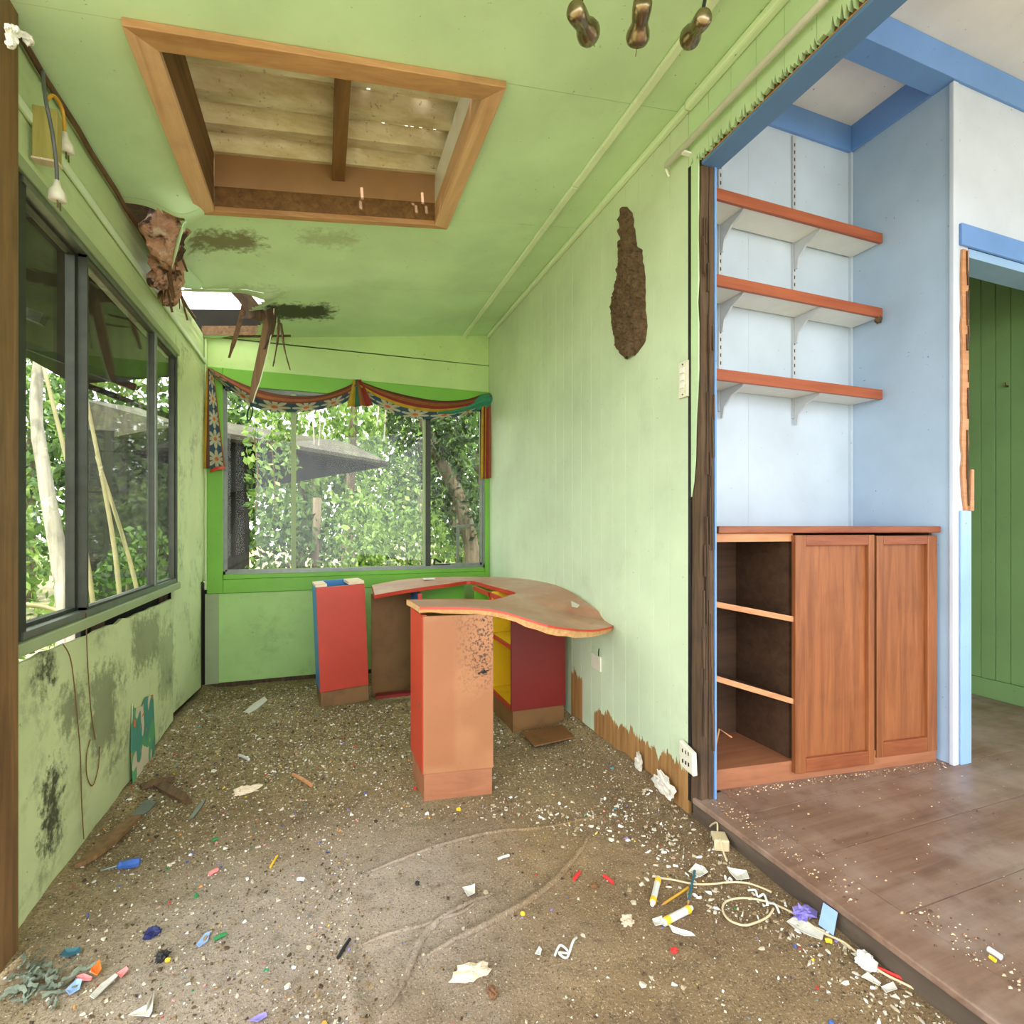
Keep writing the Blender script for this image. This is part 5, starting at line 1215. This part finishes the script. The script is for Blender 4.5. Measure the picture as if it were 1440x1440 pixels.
# --- flat scraps
def fs(name, L, mat, lab, cat, curl=.006, seed=0, th=.0012): return scrap(name, lab, cat, pxpts(L), mat, th, curl, seed)
fs('paper_scrap', [(180, 1436), (206, 1425), (217, 1400), (214, 1432), (210, 1440)], M['paper'], 'white triangular paper scrap at the bottom left', 'paper', .02, 1)
fs('balloon_scrap', [(107, 1378), (118, 1374), (130, 1378), (128, 1384), (112, 1384)], LC['pink'], 'pink burst balloon scrap at the bottom left', 'balloon', .012, 2)
fs('balloon_scrap', [(128, 1366), (140, 1358), (143, 1370), (137, 1379), (128, 1376)], LC['orange'], 'orange burst balloon scrap beside the pink one', 'balloon', .02, 3)
fs('plastic_shard', [(92, 1398), (108, 1384), (116, 1383), (112, 1397), (98, 1405)], LC['ltblue'], 'light blue plastic shard below the balloon scraps', 'plastic shard', .012, 4)
fs('plastic_shard', [(84, 1350), (90, 1340), (112, 1336), (114, 1342), (98, 1350)], LC['teal'], 'teal plastic shard near the left jamb', 'plastic shard', .014, 5)
fs('paper_scrap', [(126, 1408), (142, 1390), (162, 1374), (166, 1378), (148, 1396), (132, 1412)], M['paper'], 'long grey-white paper strip right of the blue shard', 'paper', .014, 6)
fs('balloon_scrap', [(164, 1374), (178, 1366), (181, 1370), (170, 1380)], LC['pink'], 'pink scrap at the end of the paper strip', 'balloon', .012, 7)
fs('plastic_shard', [(350, 1438), (362, 1430), (374, 1426), (376, 1432), (362, 1440)], LC['lilac'], 'lilac plastic strip at the bottom edge', 'plastic shard', .006, 8)
fs('plastic_shard', [(276, 1330), (288, 1316), (296, 1312), (292, 1326), (280, 1333)], LC['ltblue'], 'pale plastic shard beside the green crayon', 'plastic shard', .008, 9)
fs('paper_scrap', [(650, 1252), (662, 1250), (668, 1248), (668, 1260), (658, 1264)], M['paper'], 'folded white paper scrap in the middle of the carpet', 'paper', .014, 10)
fs('plastic_shard', [(752, 1345), (758, 1334), (762, 1338), (760, 1348)], LC['white'], 'pale plastic shard right of the foam chunk', 'plastic shard', .008, 11)
fs('plastic_bag_scrap', [(1106, 1300), (1116, 1296), (1135, 1306), (1160, 1320), (1156, 1330), (1138, 1322), (1118, 1311)], M['paper'], 'long white wrapper lying along the cable', 'wrapper', .006, 12)
fs('paper_scrap', [(1211, 1382), (1220, 1377), (1239, 1393), (1236, 1396)], M['paper'], 'white paper scrap left of the red pencil', 'paper', .008, 13)
fs('paper_scrap', [(1239, 1398), (1256, 1392), (1262, 1401), (1246, 1406)], M['paper'], 'folded white paper scrap below the red pencil', 'paper', .01, 14)
fs('plastic_shard', [(940, 1302), (952, 1308), (972, 1316), (978, 1321), (962, 1319), (946, 1312)], LC['white'], 'torn pale plastic strip below the thick white marker', 'plastic shard', .01, 15)
fs('paper_scrap', [(917, 1297), (931, 1293), (933, 1303), (921, 1306)], M['paper'], 'crumpled white paper at the end of the thick marker', 'paper', .016, 16)
fs('paper_scrap', [(1022, 1228), (1032, 1232), (1050, 1234), (1054, 1246), (1036, 1245), (1026, 1236)], M['paper'], 'torn white tissue on the cable beside the step', 'tissue', .02, 17)
fs('paper_scrap', [(968, 1230), (978, 1222), (990, 1226), (996, 1234), (984, 1238)], M['paper'], 'torn white tissue at the head of the teal pencil', 'tissue', .02, 18)
t = thing('loose_card', tuple(P0(1182, 1312, 0)), 'pale blue card leaning against the step', 'card')
q = P0(1183, 1311, 0); q.x = min(q.x, XR-.03)
MB().hexa([q+Vector((x, y, z)) for x, y, z in ((-.003, .020, .002), (.0, -.018, .002), (.001, -.018, .002), (-.002, .020, .002), (.016, .022, .05), (.019, -.014, .05), (.020, -.014, .05), (.017, .022, .05))]).build('face', LC['ltblue'], t)
# wood pieces by the left wall
def board_piece(L, th, mat, lab, cat='broken board', dz=.002, name='broken_board'):
    pts = [tuple(onz(u, v, 0)) for u, v in L]; z0 = max(fz(p[0], p[1]) for p in pts)+dz
    return tag(MB().prism([(p[0], p[1], z0) for p in pts][::-1], (0, 0, th)).build(name, mat), lab, cat)
board_piece([(105, 1231), (120, 1214), (150, 1185), (185, 1160), (200, 1158), (186, 1172), (160, 1198), (136, 1217), (115, 1228)], .012, M['jamb'], 'long splintered brown board along the left wall')
board_piece([(210, 1107), (222, 1102), (240, 1108), (262, 1122), (270, 1133), (256, 1132), (236, 1122)], .010, M['old_y'], 'jagged brown board fragment below the torn poster')
board_piece([(196, 1110), (220, 1101), (246, 1099), (246, 1104), (222, 1108), (200, 1114)], .010, M['old_y'], 'thin dark board sliver touching the torn poster')
board_piece([(184, 1150), (200, 1132), (212, 1127), (220, 1131), (210, 1143), (196, 1152)], .004, M['alu'], 'grey glass shard near the left wall', 'glass shard', name='glass_shard')
board_piece([(264, 1156), (276, 1138), (289, 1124), (284, 1136), (272, 1152)], .004, M['alu'], 'narrow grey glass shard beside the jagged board', 'glass shard', name='glass_shard')
# hardboard sheet lying by the right cabinet
board_piece([(733, 1037), (790, 1026), (808, 1043), (752, 1056)], .006, M['mdf_dark'], 'flat hardboard sheet on the floor by the right cabinet', 'hardboard sheet', name='hardboard_sheet')
board_piece([(344, 1000), (355, 990), (372, 979), (376, 984), (362, 996), (350, 1003)], .006, M['paper'], 'white curved plastic piece near the back wall', 'plastic piece', .0, name='plastic_piece')
# loop of string / lace
pts = [P0(u, v, .004+.012*(k % 2)) for k, (u, v) in enumerate(((780, 1348), (788, 1340), (800, 1343), (786, 1350), (797, 1349), (806, 1334), (811, 1322)))]
tag(MB().tube(spline(pts, 6), .0028, 6).build('white_lace', LC['white'], smooth=True), 'tangled white lace on the carpet right of the foam', 'lace')
pts = [P0(u, v, .004+.01*(k % 2)) for k, (u, v) in enumerate(((1052, 1255), (1062, 1260), (1066, 1264), (1074, 1266), (1080, 1272), (1090, 1280), (1096, 1287)))]
tag(MB().tube(spline(pts, 6), .003, 6).build('torn_tape', LC['white'], smooth=True), 'twisted strip of white tape over the cable loop', 'tape')
# rag
rg_ = thing('shredded_rag', tuple(P0(52, 1388, 0)), 'shredded grey-green rag heap beside the left jamb', 'rag')
for k in range(34):
    q = P0(U(22, 88), U(1366, 1412), U(.004, .022)); an = U(0, 6.28); L = U(.02, .05); pts = [q]
    for j in range(4): an += U(-.9, .9); pts.append(pts[-1]+Vector((cos(an)*L/3, sin(an)*L/3, U(-.006, .006))))
    for p in pts: p.x = max(p.x, -.655 if p.y > 1.4 else -.9); p.z = max(p.z, fz(p.x, p.y)+.003)
    MB().tube(spline(pts, 3), [U(.0025, .006) for _ in range(13)], 5, .4).build('shred', M['rag'], rg_)
# things on the hall floor
def hz(u, v, dz): q = onz(u, v, ZH); return Vector((q.x, q.y, ZH+.003+dz))
t = thing('paper_tube', tuple(hz(1402, 1350, 0)), 'torn white paper tube lying on the hall floor', 'paper tube')
MB().tube([hz(1390, 1341, .007), hz(1408, 1353, .007)], .006, 10).build('tube', LC['white'], t)
tag(MB().tube([hz(1392, 1350, .004), hz(1400, 1356, .004)], .004, 8).build('paper_stub', LC['yellow']), 'small ochre stub beside the white paper tube', 'paper stub')
t = thing('dry_stalk', tuple(onz(1012, 1040, ZH)), 'bent dry stalk standing in the open cupboard bay', 'stalk')
q0 = cf(1.30, .05); MB().tube([(q0.x+.0, q0.y, .154), (q0.x+.035, q0.y, .27), (q0.x+.085, q0.y-.005, .235)], .004, 5).build('stem', M['cab_edge'], t)

# --- uncountable grit, chips and confetti of litter
def mk_grit():
    t = NT('mixed_litter_chips'); a = t.n('ShaderNodeVertexColor'); a.layer_name = 'Col'; t.l(a.outputs[0], t.b.inputs['Base Color']); t.b.inputs['Roughness'].default_value = .75; return t.m
PALE = [(206, 198, 178), (184, 170, 142), (222, 220, 212), (168, 150, 118), (190, 180, 162), (152, 132, 100)]
DARK = [(84, 66, 46), (104, 82, 56), (66, 52, 38), (124, 102, 72), (142, 118, 84), (112, 92, 64)]
BRIGHT = [(196, 48, 44), (60, 90, 170), (40, 120, 70), (232, 150, 60), (140, 126, 200), (228, 150, 150), (236, 196, 60), (40, 48, 90), (70, 150, 170)]
rg = random.Random(31)
DL = [tuple(onz(u, v, 0))[:2] for u, v in ((395, 1130), (465, 1190), (480, 1240), (470, 1330), (465, 1438))]
SL = [tuple(onz(u, v, 0))[:2] for u, v in ((860, 1150), (940, 1190), (1010, 1260), (1120, 1310), (1240, 1400), (1330, 1438))]
RL = [tuple(onz(u, v, 0))[:2] for u, v in ((700, 1130), (860, 1165), (900, 1140), (950, 1150), (960, 1230))]
def dens(x, y):
    d = .10
    if y > 1.75: d = .8 if x < .35 else .5
    if x < .1: d = max(d, .42 if y > 1.3 else .5)
    d = max(d, 1.0*math.exp(-(segd(x, y, DL)/.06)**2), .9*math.exp(-(segd(x, y, SL)/.09)**2), .8*math.exp(-(segd(x, y, RL)/.10)**2))
    if x > .95 and y > 1.2: d = max(d, .7)
    if x < -.45: d = max(d, .45)
    if y > 2.6: d *= .8
    return d
vs, fs_, cols = [], [], []
n = 0
while n < 26000:
    x = rg.uniform(XL+.02, XR-.012); yy = .62+3.05*rg.random()**1.25
    if rg.random() > dens(x, yy): continue
    if .33 < x < .61 and 1.84 < yy < 2.12 or x > .85 and 2.35 < yy < 3.07 or .26 < x < .87 and 2.98 < yy < 3.3 or -.04 < x < .28 and 3.04 < yy < 3.33: continue
    s = .0014*(1+rg.expovariate(1.1)); s = min(s, .009)
    if yy > 2.2: s *= 1.35
    bright = rg.random()
    c = rg.choice(BRIGHT) if bright < .045 else (rg.choice(PALE) if bright < .50 else rg.choice(DARK))
    if c in BRIGHT: s = min(s, .007)
    k = rg.choice((3, 4, 5)); a0 = rg.uniform(0, 6.28); el = rg.uniform(.35, 1)
    if rg.random() < .10 and min(segd(x, yy, SL), segd(x, yy, RL)) < .12: s = rg.uniform(.005, .011); el = rg.uniform(.2, .5); c = rg.choice(PALE[:5]+[(224, 222, 216)])
    ca, sa = cos(a0), sin(a0); z = hfloor(x, yy); o = len(vs); tl = rg.uniform(-.5, .5)
    for j in range(k):
        an = 2*pi*j/k+rg.uniform(-.3, .3); r = s*rg.uniform(.7, 1.3); px, py = r*cos(an), r*sin(an)*el
        vs.append((x+px*ca-py*sa, yy+px*sa+py*ca, z+.0006))
    for j in range(k):
        q = vs[o+j]; vs.append((x+(q[0]-x)*.8, yy+(q[1]-yy)*.8, z+s*rg.uniform(.25, .6)+(q[0]-x)*tl+.001))
    f0 = len(fs_)
    fs_.append(tuple(range(o+k, o+2*k)))
    for j in range(k): fs_.append((o+j, o+(j+1) % k, o+k+(j+1) % k, o+k+j))
    cols += [(c, len(fs_)-f0)]; n += 1
# dust and chips on the hall floor by the plinth, nosing and opening
m = 0
while m < 900:
    r_ = rg.random()
    if r_ < .4: f = rg.random(); q = Vector((1.287+.981*f, lerp(1.453, 1.338, f)-.012-abs(rg.gauss(0, .02)), 0))
    elif r_ < .65: q = Vector((1.20+abs(rg.gauss(0, .06)), rg.uniform(.9, 1.40), 0))
    elif r_ < .85: q = Vector((rg.uniform(1.31, 2.6), rg.uniform(.5, 1.3), 0))
    else: q = Vector((1.33+rg.gauss(0, .03), rg.uniform(.62, .85), 0))
    if q.x < 1.2 or (q.y > 1.40 and q.x < 1.29): continue
    s = .0016*(1+rg.expovariate(1.2)); s = min(s, .006); c = rg.choice([(196, 160, 120), (150, 110, 76), (214, 190, 160), (86, 60, 44)]); o = len(vs); z = ZH+.0035
    for j in range(4): an = pi/2*j+rg.uniform(-.4, .4); vs.append((q.x+s*cos(an), q.y+s*sin(an)*.7, z))
    vs.append((q.x, q.y, z+s*.6)); f0 = len(fs_)
    for j in range(4): fs_.append((o+j, o+(j+1) % 4, o+4))
    cols += [(c, 4)]; m += 1
me = bpy.data.meshes.new('floor_litter'); me.from_pydata(vs, [], fs_); ca_ = me.color_attributes.new('Col', 'FLOAT_COLOR', 'CORNER')
arr = []; fi = 0; lens = [len(f) for f in fs_]
for c, cnt in cols:
    c = sl(c)
    for j in range(cnt):
        arr += list(c)*lens[fi]; fi += 1
ca_.data.foreach_set('color', arr); me.materials.append(mk_grit()); me.update()
gr = bpy.data.objects.new('floor_litter', me); COL.objects.link(gr); tag(gr, 'scattered grit, paint flakes and tiny litter over the floors', 'litter', kind='stuff')
